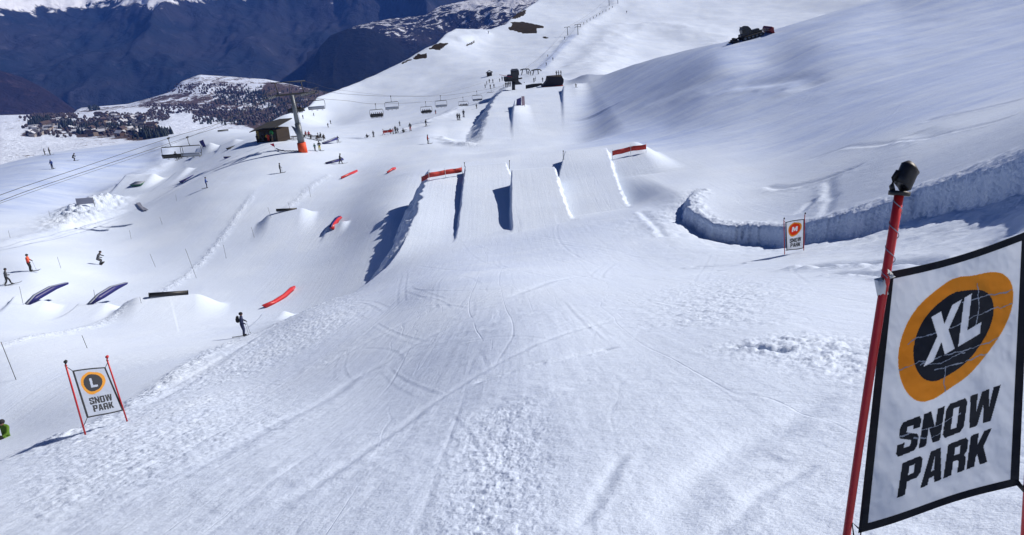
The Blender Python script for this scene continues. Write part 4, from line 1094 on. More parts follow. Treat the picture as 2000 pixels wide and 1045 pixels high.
# ------------------------------------------------------------------ chairlift
def cable_pts(L): return [P(*p) for p in L]
towerG, towerD = on_ground(592, 297, 150)
tw_top = level(570, 186, towerG)
SA = [(-300, 500, 70), (0, 381, 88), (160, 327, 104), (329, 270, 125), (440, 236, 138), (538, 187, 150), (600, 191, 160), (680, 197, 176), (733, 203, 190), (831, 199, 222), (904, 190, 255), (960, 177, 290), (1003, 158, 340)]
SB = [(-300, 525, 68), (0, 393, 86), (160, 337, 102), (366, 268, 127), (450, 240, 138), (600, 181, 152), (640, 180, 160), (680, 184, 172), (763, 188, 187), (860, 187, 217), (931, 178, 255), (981, 168, 290), (1018, 156, 340)]
SCm = [(-300, 530, 70), (0, 397, 87), (313, 290, 124), (430, 240, 138), (574, 162, 151), (640, 172, 165), (680, 178, 178), (780, 187, 210), (880, 180, 260), (1008, 140, 345)]
for nm, L, lb in (('haul_cable', SA, 'upper steel chairlift cable carrying the chairs with riders'), ('haul_cable', SB, 'second chairlift cable carrying the empty chairs'), ('signal_cable', SCm, 'thin signal cable strung along the chairlift')):
    pts = cable_pts(L); b = MB(); sm_ = []
    for i in range(len(pts) - 1):
        p0, p1, p2, p3 = pts[max(i - 1, 0)], pts[i], pts[i + 1], pts[min(i + 2, len(pts) - 1)]
        for k in range(4):
            t = k / 4; sm_.append(.5 * ((2 * p1) + (-p0 + p2) * t + (2 * p0 - 5 * p1 + 4 * p2 - p3) * t * t + (-p0 + 3 * p1 - 3 * p2 + p3) * t ** 3))
    sm_.append(pts[-1]); b.tube(sm_, .030 if nm == 'haul_cable' else .018, 5); tag(b.build(nm, M_DARK), lb, 'cable')
# tower
vA, vB = P(538, 187, 150), P(600, 181, 152)
arm = (vB - vA); armn = arm.normalized(); cdir = (P(733, 203, 190) - P(329, 270, 125)); cdir.z = 0; cdir.normalize()
tw = empty('lift_tower', towerG, 'grey steel chairlift tower with orange padded foot beside the hut', 'lift tower')
T0 = tw_top - towerG
b = MB(); b.tube([T0 * .15, T0 * .5], .62, 16, .52); b.tube([T0 * .5, T0 * .505], .58, 16); b.tube([T0 * .505, T0 * 1.0], .44, 16, .33); b.build('mast', M_STEEL, tw)
b = MB(); b.tube([Vector((0, 0, -.4)), T0 * .17], .86, 18, .80); b.build('foot_padding', M_ORANGE, tw)
b = MB(); A, B_ = vA - towerG, vB - towerG
b.box((A + B_) / 2, (arm.length, .30, .35), rot=arm.to_track_quat('X', 'Z').to_matrix()); b.build('crossarm', M_DARK, tw)
b = MB(); upv = Vector((-.15, 0, 1)).normalized() * 2.3
for k in (.10, .90): b.tube([A.lerp(B_, k), A.lerp(B_, k) + upv], .10, 6)
b.tube([A.lerp(B_, -.02) + upv, A.lerp(B_, 1.05) + upv * .98], .09, 6); b.tube([A.lerp(B_, .45), A.lerp(B_, .55) + upv], .05, 5); b.build('lifting_frame', M_DARK, tw)
for e in (A, B_):
    b = MB(); b.box(e - Vector((0, 0, .22)), (5.4, .12, .20), rot=cdir.to_track_quat('X', 'Z').to_matrix()); 
    for k in range(10):
        c = e + cdir * (-2.5 + k * .55) - Vector((0, 0, .12)); b.tube([c - armn * .06, c + armn * .06], .21, 12)
    b.build('sheave_train', M_STEEL, tw)
    b = MB(); 
    c = e + armn * (.9 if e is B_ else -.9) - Vector((0, 0, .35)); b.box(c, (5.8, .45, .05), rot=cdir.to_track_quat('X', 'Z').to_matrix()); 
    for k in range(9):
        q0 = c + cdir * (-2.7 + k * .68); b.tube([q0, q0 + Vector((0, 0, .95))], .03, 4)
    b.tube([c - cdir * 2.7 + Vector((0, 0, .95)), c + cdir * 2.7 + Vector((0, 0, .95))], .03, 4)
    b.build('walkway', M_DARK, tw)
b = MB()
for s_ in (-.2, .2): b.tube([T0 * .2 + Vector((.55 + s_, -.3, 0)), T0 * .98 + Vector((.34 + s_, -.3, 0))], .02, 4)
for k in range(26):
    p0 = T0 * (.2 + .03 * k) + Vector((.55 - .008 * k, -.3, 0)); b.tube([p0 - Vector((.21, 0, 0)), p0 + Vector((.21, 0, 0))], .02, 4)
b.build('ladder', M_DARK, tw, )

def make_chair(dark):
    t = bpy.data.objects.new('lift_chair', None); COL.objects.link(t); t['category'] = 'lift chair'
    b = MB(); b.box((0, 0, 0), (.22, .6, .24), bevel=.04); b.tube([(-.0, -.3, .05), (0, .3, .05)], .09, 8); b.build('grip', M_DARK, t)
    b = MB(); b.tube([(0, 0, 0), (0, -.05, -.5), (0, .05, -1.0), (0, .3, -1.35)], .05, 8); b.build('hanger', M_DARK, t)
    b = MB(); b.tube([(-1.5, .3, -1.4), (1.5, .3, -1.4)], .075, 8)
    for s in (-1, 1):
        b.tube([(s * 1.45, .3, -1.4), (s * 1.62, .32, -1.55), (s * 1.65, .3, -2.3), (s * 1.55, .05, -2.95)], .045, 7)
    b.build('frame', M_DARK, t)
    b = MB(); b.surf([[(x, -.10, -3.0), (x, .25, -3.03), (x, .46, -2.98)] for x in (-1.55, -.5, .5, 1.55)], (0, 0, -.07)); b.build('seat', M_BLACK if dark else M_STEEL, t)
    b = MB(); b.surf([[(x, -.14, -2.92), (x, -.22, -2.65), (x, -.27, -2.42)] for x in (-1.5, -.5, .5, 1.5)], (0, -.06, 0)); b.build('backrest', M_BLACK if dark else M_GREY, t)
    b = MB(); b.tube([(-1.5, .1, -2.5), (-1.45, .62, -2.65), (1.45, .62, -2.65), (1.5, .1, -2.5)], .035, 6); 
    for x in (-1, 0, 1): b.tube([(x, .62, -2.65), (x, .75, -3.35)], .025, 5); b.tube([(x - .22, .75, -3.35), (x + .22, .75, -3.35)], .025, 5)
    b.build('safety_bar', M_DARK, t)
    return t
chD, chE = make_chair(True), make_chair(False)
usedD = usedE = False
riders = [make_person('sit', a, b_, h) for a, b_, h in (('black', 'black', 'black'), ('navy', 'black', 'grey'), ('grey', 'black', 'black'), ('black', 'grey', 'red'), ('brown', 'navy', 'black'))]
rused = [False] * len(riders)
CH = [ # grip pixel, distance, riders, label
 (329, 270, 125, 1, 'dark chairlift chair carrying one rider, left of the pair nearest the camera'),
 (366, 268, 127, 0, 'empty pale chairlift chair beside the dark one at left'),
 (574, 186, 152, 4, 'chairlift chair with riders just passing behind the tower mast'),
 (614, 182, 153, 0, 'empty chairlift chair just right of the tower head'),
 (733, 203, 190, 6, 'fully seated chair, first occupied one right of the tower'),
 (763, 188, 187, 0, 'empty chair, first one right of the tower'),
 (831, 199, 222, 5, 'occupied chair, second right of the tower'),
 (860, 187, 217, 0, 'empty chair, second right of the tower'),
 (904, 190, 255, 5, 'occupied chair, third right of the tower'),
 (931, 178, 255, 0, 'empty chair, third right of the tower'),
 (959, 173, 290, 4, 'occupied chair, fourth right of the tower'),
 (983, 166, 290, 0, 'empty chair, fourth right of the tower'),
 (1001, 166, 312, 3, 'occupied chair directly below the valley station'),
 (1024, 161, 312, 0, 'empty chair beside the dark strip next to the station'),
]
for i, (u, v, d, n, lb) in enumerate(CH):
    dk = n > 0
    if dk: o = chD if not usedD else copy_tree(chD); usedD = True
    else: o = chE if not usedE else copy_tree(chE); usedE = True
    rz = math.atan2(-cdir.x, cdir.y) + (R(14) if u < 400 else R(22))
    p = P(u, v, d); place(o, p, rz, lb, 'chairs hanging from the lift', scale=1.0)
    if u < 400: o.scale = (.97,) * 3
    for k in range(n):
        x = (k - (n - 1) / 2) * .5 + (.45 if n == 1 else 0); r_ = riders[(k + i) % 5]
        if rused[(k + i) % 5]: r_ = copy_tree(r_)
        rused[(k + i) % 5] = True
        w_ = Matrix.Rotation(rz, 4, 'Z') @ Vector((x, .12, -3.0))
        place(r_, p + w_, rz, 'person riding the ' + lb.replace('chairlift chair', 'chair'), 'riders on chair %s' % lb if n > 1 else None); r_['category'] = 'person'
for k, u_ in enumerate(rused):
    if not u_: bpy.data.objects.remove(riders[k])

# ------------------------------------------------------------------ rails, tubes and boxes of the park
def rail(name, pts, length, label, cat, side_m, deck_m, outer=(-8, -2), deckw=.45, legs=True):
    """pts: (u, v) of the near top edge and (u, v) of its lower edge, from the start of the rail to its end"""
    g, d0 = on_ground(pts[0][2], pts[0][3] + 1)
    n = len(pts); root = empty(name, g, label, cat)
    top = [P(p[0], p[1], d0 + length * i / (n - 1)) for i, p in enumerate(pts)]
    bot = [level(p[2], p[3], top[i]) for i, p in enumerate(pts)]
    ax_ = (top[-1] - top[0]); nrm = Vector((-ax_.y, ax_.x, 0)).normalized()
    if nrm.x * outer[0] < 0: nrm = -nrm
    b = MB(); b.surf([[t - g, bo - g] for t, bo in zip(top, bot)], nrm * deckw * .9); b.build('side_panel', side_m, root)
    b = MB(); b.surf([[t - g + Vector((0, 0, .015)), t - g + nrm * deckw + Vector((0, 0, .015))] for t in top], (0, 0, .04)); b.build('deck', deck_m, root)
    if legs:
        for i in ((0, n - 1) if n > 2 else (n - 1,)):
            m_ = (top[i] + bot[i]) / 2 + nrm * deckw / 2; z = ground_z(m_.x, m_.y)
            if m_.z - z > .25:
                b = MB(); b.tube([Vector((m_.x, m_.y, z - .1)) - g, m_ - g], .05, 6); b.build('leg', M_DARK, root)
    return root
GR = 'rails and boxes of the snow park'
rail('curved_box', [(54,594,59,595), (70,577,82,582), (101,560,111,565), (134,552,134,555)], 3.5, 'blue sided arched box with grey deck, the left one of the two', 'park box', M_BLUE, M_GREY, (-8, 0), .28, legs=False)
rail('curved_box', [(177,593,182,594), (194,576,206,581), (220,560,231,565), (250,552,249,555)], 3.5, 'blue sided arched box with grey deck, the right one of the two', 'park box', M_BLUE, M_GREY, (-8, 0), .28, legs=False)
rail('park_rail', [(514,597,521,601), (535,588,541,592), (556,575,560,580), (570,562,573,568), (577,559,578,566)], 5.0, 'red bent rail behind the standing skier', 'park rail', M_RED, M_RED, (-4, 0), .14)
rail('park_rail', [(648,444,653,448), (651,436,658,441), (659,426,663,431), (666,422,669,425)], 5.0, 'dark red S-shaped rail in the middle of the park slope', 'park rail', M_RED, M_BLUE, (-5, 0), .30)
rail('park_rail', [(667,346,668,349), (684,338,685,341), (698,332,700,336)], 6.0, 'straight red rail on the slope right of the man carrying skis', 'park rail', M_RED, M_RED, (-3, 0), .15)
rail('park_rail', [(757,336,758,338), (768,328,769,331), (773,327,775,332)], 4.0, 'short kinked red rail near the big jump', 'park rail', M_RED, M_RED, (-3, 0), .15)
rail('park_rail', [(638,318,640,320), (655,313,656,316), (670,309,672,312)], 4.5, 'dark navy rail behind the skier with spread arms', 'park rail', M_BLUE, M_DARK, (-3, 0), .35)
rail('park_box', [(632,279,634,281), (648,273,649,276), (658,268,661,272)], 5.0, 'low blue box rail right of the picnic tables', 'park box', M_BLUE, M_GREY, (-3, 0), .5)
rail('park_rail', [(353,355,355,357), (368,348,370,351), (380,342,382,346)], 4.5, 'navy rail above the green box', 'park rail', M_BLUE, M_BLUE, (-3, 0), .35)
rail('park_box', [(273,360,275,363), (286,353,288,357), (299,346,301,350)], 5.5, 'flat box with green side and pale deck above the heap of snow', 'park box', M_GREEN, M_GREY, (-10, 0), 2.0)
rail('park_rail', [(444,290,446,292), (462,284,463,286), (480,279,481,281)], 7.0, 'long dark rail left of the hut', 'park rail', M_DARK, M_DARK, (-3, 0), .35)
rail('park_box', [(439,307,440,310), (459,306,460,309)], 1.0, 'short dark box in the shadow below the long rail', 'park box', M_BLUE, M_DARK, (-3, 0), .6, legs=False)
rail('park_box', [(427,255,427,257), (446,253,446,255)], 1.5, 'dark flat box on the skyline left of the hut', 'park box', M_DARK, M_DARK, (-3, 0), .6)

def tube_lip(u0, v0, u1, v1, th, label, ga):
    g = P(*ga); a = level(u0, v0, g, -.1); c = level(u1, v1, g, -.1)
    dz = (ground_z(a.x, a.y) + ground_z(c.x, c.y) + ground_z((a.x + c.x) / 2, (a.y + c.y) / 2)) / 3 + th * 1.0 - (a.z + c.z) / 2; dz = max(-1, min(1, dz)); a.z += dz; c.z += dz
    root = empty('jib_tube', (a + c) / 2, label, 'park tube'); o_ = (a + c) / 2
    b = MB(); b.tube([a - o_, c - o_], th, 14); b.build('tube', M_BLACK, root)
    b = MB(); dv = (c - a).normalized(); b.box(Vector((0, .02, -th * 1.15)), ((c - a).length * .98, th * 1.2, th * .5), rot=dv.to_track_quat('X', 'Z').to_matrix()); b.build('base_plate', M_GREY, root)
    for e, s in ((a - o_, -1), (c - o_, 1)):
        b = MB(); b.tube([e, e + dv * .05 * s], th * 1.12, 14); b.build('end_cap', M_DARK, root)
tube_lip(293, 583, 368, 578, .19, 'thick black tube along the lip of the nearest park ramp', (330, 590, 73))
tube_lip(541, 417, 580, 415, .17, 'black tube on the lip of the park ramp further up', (560, 424, 104))

def panel(name, corners, dd, label, cat, m, edge=None, g0=None):
    g, d = on_ground(*g0); root = empty(name, g, label, cat)
    pts = [level(u, v, g, k) - g for (u, v), k in zip(corners, dd)]
    b = MB(); b.surf([[pts[0], pts[1]], [pts[3], pts[2]]], (0, .10, 0), smooth=False); b.build('board', m, root)
    b = MB(); 
    for i in (0, 1): b.tube([pts[i] + Vector((0, .12, 0)), Vector((pts[3 - i].x, pts[3 - i].y + .12, pts[3 - i].z - .8))], .05, 6)
    b.build('post', M_DARK, root); return root
M_PANEL = mat('greyish_plywood', (0.24, 0.26, 0.34), 0.8); M_PINK = mat('faded_pink_cloth', (0.50, 0.36, 0.40), 0.85)
panel('back_board', ((147, 388), (180, 386), (183, 397), (150, 400)), (0, 0, 0, 0), 'grey board standing on the heap of snow blocks', 'board', M_PANEL, g0=(166, 402))
panel('ramp_panel', ((1008, 206), (1009, 194), (1018, 190), (1018, 206)), (0, 0, 0, 0), 'dark blue sheet standing in for the shaded side wall of the distant jump', 'panel', M_BLUE, g0=(1014, 207))  # dark sheet added where the jump's side wall is only in shade
panel('ramp_panel', ((1019, 188), (1024, 188), (1025, 206), (1019, 206)), (0, 0, 0, 0), 'pale pink upright strip beside the dark shade sheet of the distant jump', 'panel', M_PINK, g0=(1021, 207))
panel('ramp_panel', ((389, 276), (396, 273), (402, 286), (397, 288)), (0, 0, 0, 0), 'small blue panel on the wedge ramp above the green box', 'panel', M_BLUE, g0=(399, 290))
b = MB(); ms = [on_ground(u, v)[0] + Vector((0, 0, .12)) for u, v in ((266, 398), (274, 397), (279, 405), (290, 411), (281, 413), (272, 408))]
b.poly(ms, (0, 0, .06)); tag(b.build('rubber_mat', M_PANEL), 'purple grey mat lying on the snow right of the snow heap', 'mat')

# red fence cloths on the big jump
def cloth_fence(top, hgt, label, dd=0.0):
    gs = [on_ground(u, v + hgt + 7)[0] for u, v in top]; root = empty('safety_banner', gs[0], label, 'fence')
    T = [level(u, v, g, dd) for (u, v), g in zip(top, gs)]; B = [level(u, v + hgt, g, dd) for (u, v), g in zip(top, gs)]
    rows = []
    for i in range(len(T) - 1):
        n = 8
        for k in range(n + (i == len(T) - 2)):
            t = k / n; a = T[i].lerp(T[i + 1], t); c = B[i].lerp(B[i + 1], t); s = Vector((0, .06 * math.sin(k * 1.3 + i), .02 * math.sin(k * .9)))
            rows.append([a + s - gs[0], (a + c) / 2 - gs[0] + s * 1.5, c + s - gs[0]])
    b = MB(); b.surf(rows, (0, .02, 0)); b.build('cloth', M_REDCL, root)
    for i in range(len(T)):
        b = MB(); z = ground_z(T[i].x, T[i].y); b.tube([Vector((T[i].x, T[i].y + .04, z - .3)) - gs[0], T[i] + Vector((0, .04, .22)) - gs[0]], .028, 6); b.build('post', M_WHITE, root)
    b = MB(); b.tube([t + Vector((0, .04, -.02)) - gs[0] for t in T], .012, 4); b.build('rope', M_WHITE, root)
    return root
cloth_fence([(823, 346), (837, 338), (869, 332), (902, 327)], 9.5, 'red cloth fence along the left end of the big jump')
cloth_fence([(1196, 295), (1232, 286), (1262, 282)], 9.5, 'red cloth fence along the right end of the big jump')
cloth_fence([(748, 255), (757, 254), (766, 253)], 5.0, 'short red cloth fence held up among the skiers by the lift line')
for u, v, h, lb in ((995, 330, 17, 'thin marker stake at the corner of the middle jump lip'), (1100, 312, 18, 'thin marker stake at the left corner of the third jump lip'), (907, 326, 9, 'thin marker stake at the left jump lip')):
    g, d = on_ground(u, v); t = level(u, v - h, g); b = MB(); b.tube([Vector((0, 0, -.2)), t - g], .035, 6); b.tube([t - g - Vector((0, 0, .12)), t - g], .06, 6); o = b.build('marker_stake', M_DARK); o.location = g; tag(o, lb, 'stake')
# bamboo boundary poles
BAM = [((32,742),(0,655)),((427,523),(405,463)),((484,308+0),(464,240)),((52,596),(37,560)),((135-15,525),(112,502)),((304,521),(290,503)),((693-3,594),(682,580)),((384,541),(362,487)),((440,508),(437,478)),((481,500),(472,472)),((495,452),(522,405)),((529,424),(523,405)),((567,408),(563,395)),((607,386),(603,365)),((180,697),(163,650)),((258,468),(255,455)),((318,438),(313,425)),((438,500),(430,470))]
BAM = [((32,742),(2,668)),((171,680),(160,655)),((304,521),(293,496)),((119,524),(112,502)),((45,595),(38,560)),((276,592),(273,580)),((384,543),(362,486)),((442,505),(436,478)),((497,464),(491,444)),((530,425),(523,405)),((567,410),(562,394)),((607,385),(603,364)),((256,467),(253,450)),((317,438),(312,424)),((187,594),(183,566)),((20,465),(16,450)),((98,424),(95,412)),((345,245+147),(343,380))]
for i, ((u, v), (u2, v2)) in enumerate(BAM):
    g, d = on_ground(u, v); 
    if d > 400: continue
    k = 1.5 / max(.2, (level(u2, v2, g) - g).length); t = level(u2, v2, g) - g
    b = MB(); b.tube([Vector((0, 0, -.2)), t], .016, 5); o = b.build('bamboo_pole', M_DARK); o.location = g
    tag(o, 'thin bamboo boundary pole stuck in the park snow', 'pole', 'bamboo boundary poles of the park')

# ------------------------------------------------------------------ hut, flags, tables
hg, hd = on_ground(522, 277, 150)
rzh = R(-28)
hut = empty('wooden_hut', hg, 'wooden snack hut with dark sloping roof behind the lift tower', 'hut', rot=(0, 0, rzh))
b = MB(); b.box((0, 2.0, 1.15), (5.6, 3.6, 2.6)); b.build('wall', M_WOOD, hut)
b = MB(); b.surf([[(-3.9, -.6, 1.9), (-3.9, 4.4, 2.9)], [(0, -.7, 2.75), (0, 4.5, 3.75)], [(3.5, -.7, 3.0), (3.5, 4.5, 4.0)]], (0, 0, .16), smooth=False); b.build('roof', M_DWOOD, hut)
for x, w_, m, nm in ((-1.5, 1.3, M_BLACK, 'hatch'), (.5, 1.5, M_BLACK, 'hatch'), (2.0, .8, M_DARK, 'door')):
    b = MB(); b.box((x, .17, 1.2 if nm == 'hatch' else 1.0), (w_, .08, 1.2 if nm == 'hatch' else 2.0)); f = b.build(nm, m, hut)
    if nm == 'hatch': b = MB(); b.box((x, -.02, .55), (w_ + .2, .35, .06)); b.build('counter', M_WOOD, f)
    else: b = MB(); b.ball((x + .3, .10, 1.0), .04); b.build('handle', M_STEEL, f)
b = MB(); b.tube([(1.5, .02, 1.9), (1.5, .10, 1.9)], .5, 20); b.build('round_sign', mat('green_sign', (.03, .28, .07), .5), hut)
b = MB(); b.box((-2.45, .12, 1.3), (.7, .06, 1.7)); b.build('poster', mat('yellow_poster', (.30, .20, .04), .7), hut)
for i, (x, j, t_, lb) in enumerate(((-2.0, 'brown', 'black', 'person in brown waiting at the left end of the hut'), (-.3, 'black', 'grey', 'person in black at the counter of the hut'), (.9, 'yellow', 'black', 'person in yellow jacket at the hut'), (1.3, 'red', 'red', 'person in red standing in front of the hut'), (2.2, 'black', 'brown', 'person in black by the hut door'))):
    o = make_person('stand', j, t_, skis=None); w_ = Matrix.Rotation(rzh, 4, 'Z') @ Vector((x, -.7 - .15 * (i % 2), 0)); w_ = hg + w_; w_.z = ground_z(w_.x, w_.y); place(o, w_, rzh + R(20 * i), lb); o['category'] = 'person'
b = MB(); b.surf([[(x - 2.8, -.5 + .1 * k, .0 + .03 * k) for k in range(2)] for x in (0, 5.6)], (0, 0, .05)); b.build('step_board', M_WOOD, hut)

fg, fd = on_ground(580, 265, 155)
fl = empty('feather_flag', fg, 'tall dark feather flag between hut and lift tower', 'flag')
ft_ = level(569, 246, fg) - fg
b = MB(); b.tube([(0, 0, -.2), ft_ * .5 + Vector((.05, 0, 0)), ft_], .03, 6); b.build('pole', M_DARK, fl)
b = MB(); b.surf([[ft_ * k, ft_ * k + Vector((w_, 0, -.05))] for k, w_ in ((.18, .35), (.4, .62), (.7, .70), (.9, .55), (1.0, .2))], (0, .01, 0)); b.build('sail', mat('flag_navy', (.03, .05, .10), .8), fl)
rg, rd = on_ground(538, 293, 145)
rf = empty('red_flag', rg, 'pink red flag on a short pole left of the tower foot', 'flag')
b = MB(); b.tube([(0, 0, -.2), (-.1, 0, 1.3)], .025, 6); b.build('pole', M_DARK, rf)
b = MB(); b.surf([[(-.1 - .16 * k, .05 * math.sin(k * 1.6), 1.3 - .02 * k), (-.05 - .14 * k, .05 * math.sin(k * 1.6 + .4), .55 + .10 * k)] for k in range(6)], (0, .012, 0)); b.build('cloth', mat('flag_red', (.75, .04, .10), .8), rf)
b = MB(); ps = []
for k in range(25):
    u = 540 + k * 2.0; v = 293 + 4.5 * math.sin(min(1, k / 9) * math.pi / 2); g, d = on_ground(u, v, 148); ps.append(g + Vector((0, 0, .25 + .03 * math.sin(k * 2.0))))
o_ = ps[0].copy(); rn = empty('rolled_net', o_, 'dark rolled netting lying from the red flag to the tower foot', 'net'); b.tube([p - o_ for p in ps], .10, 6); b.build('roll', mat('net_dark', (.05, .04, .06), .9), rn)
def picnic_table():
    t = bpy.data.objects.new('picnic_table', None); COL.objects.link(t); t['category'] = 'table'
    b = MB(); 
    for k in range(4): b.box((0, -.3 + .2 * k, .74), (1.8, .18, .05))
    b.build('tabletop', M_WOOD, t)
    for s in (-1, 1): b = MB(); b.box((0, s * .75, .44), (1.8, .26, .05)); b.build('bench', M_WOOD, t)
    for s in (-1, 1):
        b = MB(); b.tube([(s * .7, -.62, 0), (s * .7, -.2, .72)], .05, 5); b.tube([(s * .7, .62, 0), (s * .7, .2, .72)], .05, 5); b.tube([(s * .7, -.75, .40), (s * .7, .75, .40)], .045, 5); b.build('leg_frame', M_WOOD, t)
    return t
pt = picnic_table(); 
for i, (u, v, lb) in enumerate(((577, 273, 'picnic table just left of the tower mast'), (601, 270, 'picnic table just right of the tower mast, with people in red'), (614, 272, 'middle picnic table right of the tower'), (626, 275, 'picnic table at the right end of the row'))):
    o = pt if i == 0 else copy_tree(pt); g, d = on_ground(u, v, 160); place(o, g, R(-12 + 9 * i), lb, 'picnic tables by the hut')
for u, v, j, t_, rz, lb in ((598, 268, 'red', 'black', 150, 'person in red seated at the picnic table behind the tower'), (604, 268, 'pink', 'black', 200, 'person in pink seated next to the one in red'), (622, 272, 'black', 'black', 100, 'person in black seated at the middle picnic table'), (627, 271, 'black', 'grey', 60, 'person in black and grey seated at the right picnic table'), (633, 274, 'brown', 'black', 0, 'person in brown seated at the far right of the picnic tables')):
    g, d = on_ground(u, v, 160); o = make_person('sit', j, t_, skis=None); place(o, g + Vector((0, 0, .46)), R(rz), lb); o['category'] = 'person'
# ------------------------------------------------------------------ skiers and boarders
PEOPLE = [
 (477,657,46,'stand','navy','navy',-78,dict(poles=True, pack='black', detail=True),'skier in dark navy with black backpack and poles standing below the black tube ramp'),
 (60,530,29,'stand','red','black',-80,dict(vest='orange', poles=True),'skier in orange-red vest and black trousers near the left edge'),
 (196,517,24,'crouch','grey','grey',-80,dict(skis='board', helmet='black'),'snowboarder in grey gliding above the two blue boxes'),
 (16,557,28,'stride','grey','black',-60,dict(poles=True),'skier in dark grey at the far left edge below the orange vest'),
 (404,367,19,'stand','blue','navy',-70,dict(),'skier in blue and navy standing right of the navy rail'),
 (548,338,18,'stand','grey','black',-60,dict(poles=True),'skier in grey and black alone below the lift tower'),
 (665,320,19,'stride','black','black',-80,dict(),'person in black striding at the end of the dark navy rail'),
 (616,295,14,'stand','teal','grey',160,dict(skis='board'),'person in teal standing just right of the orange tower foot'),
 (625,295,18,'stand','black','yellow',20,dict(skis='board'),'person with black jacket and yellow trousers right of the tower foot'),
 (660,277,12,'crouch','black','brown',200,dict(skis='board'),'person in black crouching at the end of the low blue box rail'),
 (103,330,15,'stand','blue','navy',180,dict(),'skier in bright blue on the broad left slope'),
 (145,314,13,'crouch','black','black',-70,dict(poles=True),'skier in black crouching on the broad left slope'),
 (88,303,10,'stand','grey','black',-40,dict(),'small skier on the left skyline, left one of a pair'),
 (98,303,12,'stand','black','black',-40,dict(),'taller skier on the left skyline, right one of a pair'),
 (182,287,8,'crouch','black','black',-120,dict(poles=True),'skier bent low on the left skyline between the pair and the village'),
 (221,281,11,'stand','black','black',180,dict(poles=True),'skier in black upright on the skyline under the village'),
 (239,277,8,'stride','black','grey',100,dict(),'small skier in stride on the skyline under the village'),
 (258,274,5,'stand','black','black',100,dict(),'tiny skier on the skyline just left of the net line'),
 (836,281,17,'stand','red','black',-70,dict(poles=True),'skier in red jacket alone in front of the curved snow ridge'),
 (894,235,13,'stand','black','black',0,dict(),'person in black, left one of two standing together beside the far jump bank'),
 (898,235,13,'stand','grey','black',30,dict(),'person in grey, right one of two standing together beside the far jump bank'),
 (906,229,17,'stand','black','navy',10,dict(),'person in black and navy upright right of the two by the far jump bank'),
 (832,247,13,'stride','black','black',-60,dict(),'skier in black at the start of the low snow ridge'),
 (802,256,15,'stand','black','red',180,dict(),'skier with black jacket and red trousers above the lone red skier'),
 (781,246,7,'stand','grey','black',0,dict(),'small skier in grey above the red cloth fence'),
 (730,268,12,'stand','grey','black',20,dict(poles=True),'skier in grey and black left of the short red cloth fence'),
 (717,269,7,'snow_sit','black','black',0,dict(skis='board'),'person in black sitting on the snow far left of the short red fence'),
 (750,264,11,'stride','red','pink',90,dict(),'person in red and pink at the left end of the short red fence'),
 (763,261,9,'stand','black','grey',0,dict(),'person in black behind the short red fence'),
 (768,262,9,'stand','red','brown',0,dict(),'person in red and brown at the right end of the short red fence'),
 (773,261,14,'stand','black','black',0,dict(),'tall person in black right of the short red fence'),
 (777,260,10,'crouch','navy','black',0,dict(skis='board'),'snowboarder in navy crouching right of the tall person in black'),
 (788,259,8,'snow_sit','grey','grey',0,dict(skis='board'),'person in grey sitting right of the group by the short red fence'),
 (851,223,7,'stand','black','red',0,dict(),'small skier in black and red under the second occupied chair'),
 (931,212,6,'stand','black','black',0,dict(),'tiny skier beside the bank under the third empty chair'),
 (592,232,7,'stand','black','black',0,dict(),'tiny skier on the far slope right of the tower mast'),
 (613,227,6,'stand','grey','black',0,dict(),'tiny skier on the far slope below the empty chair'),
 (646,242,7,'stand','black','black',0,dict(),'tiny skier far right of the hut, upper one of two'),
 (641,249,8,'stand','grey','grey',0,dict(),'tiny skier far right of the hut, lower one of two'),
 (1125,171,5,'crouch','black','black',0,dict(skis='board'),'snowboarder crouching on the snow right of the dark start ramp'),
 (954,66,5,'stand','black','black',0,dict(),'tiny skier on the track below the brown patches'),
 (1067,128,6,'stand','black','black',0,dict(),'tiny skier low on the drag lift track, left one'),
 (1080,118,6,'stand','black','black',0,dict(),'tiny skier on the piste beside the drag lift track'),
 (1070,111,4,'stand','black','black',0,dict(),'tiny skier on the left border of the drag lift track'),
 (1103,77,5,'stand','black','black',0,dict(),'tiny skier just below the left drag lift pylon'),
 (1224,26,5,'stand','black','black',0,dict(),'tiny skier high on the piste at top right of the drag lift'),
 (1032,146,7,'stand','navy','black',0,dict(),'person in navy waiting left of the drag lift gate'),
 (1036,146,7,'stand','black','black',0,dict(),'person in black waiting close to the drag lift gate'),
 (976,160,6,'stand','grey','black',0,dict(),'person in grey left of the lift station'),
 (981,158,8,'stand','black','black',0,dict(),'person in black beside the lift station platform'),
]
for (u, v, h, pose, j, t_, rz, kw, lb) in PEOPLE:
    o, d, k = put_person(u, v, h, pose, j, t_, lb, rz, **kw)
    if abs(k - 1) > .3: print('PERSON', u, v, 'dist %.0f' % d, 'scale %.2f' % k)
# sitting person at the left edge
g, d = on_ground(11, 854); o = make_person('snow_sit', 'green', 'black', skis=None, detail=True); place(o, g + Vector((0, 0, -.12)), R(160), 'person in bright green jacket sitting in the snow at the left edge'); o['category'] = 'person'; o.scale = (.85,) * 3; print('GREEN', d)
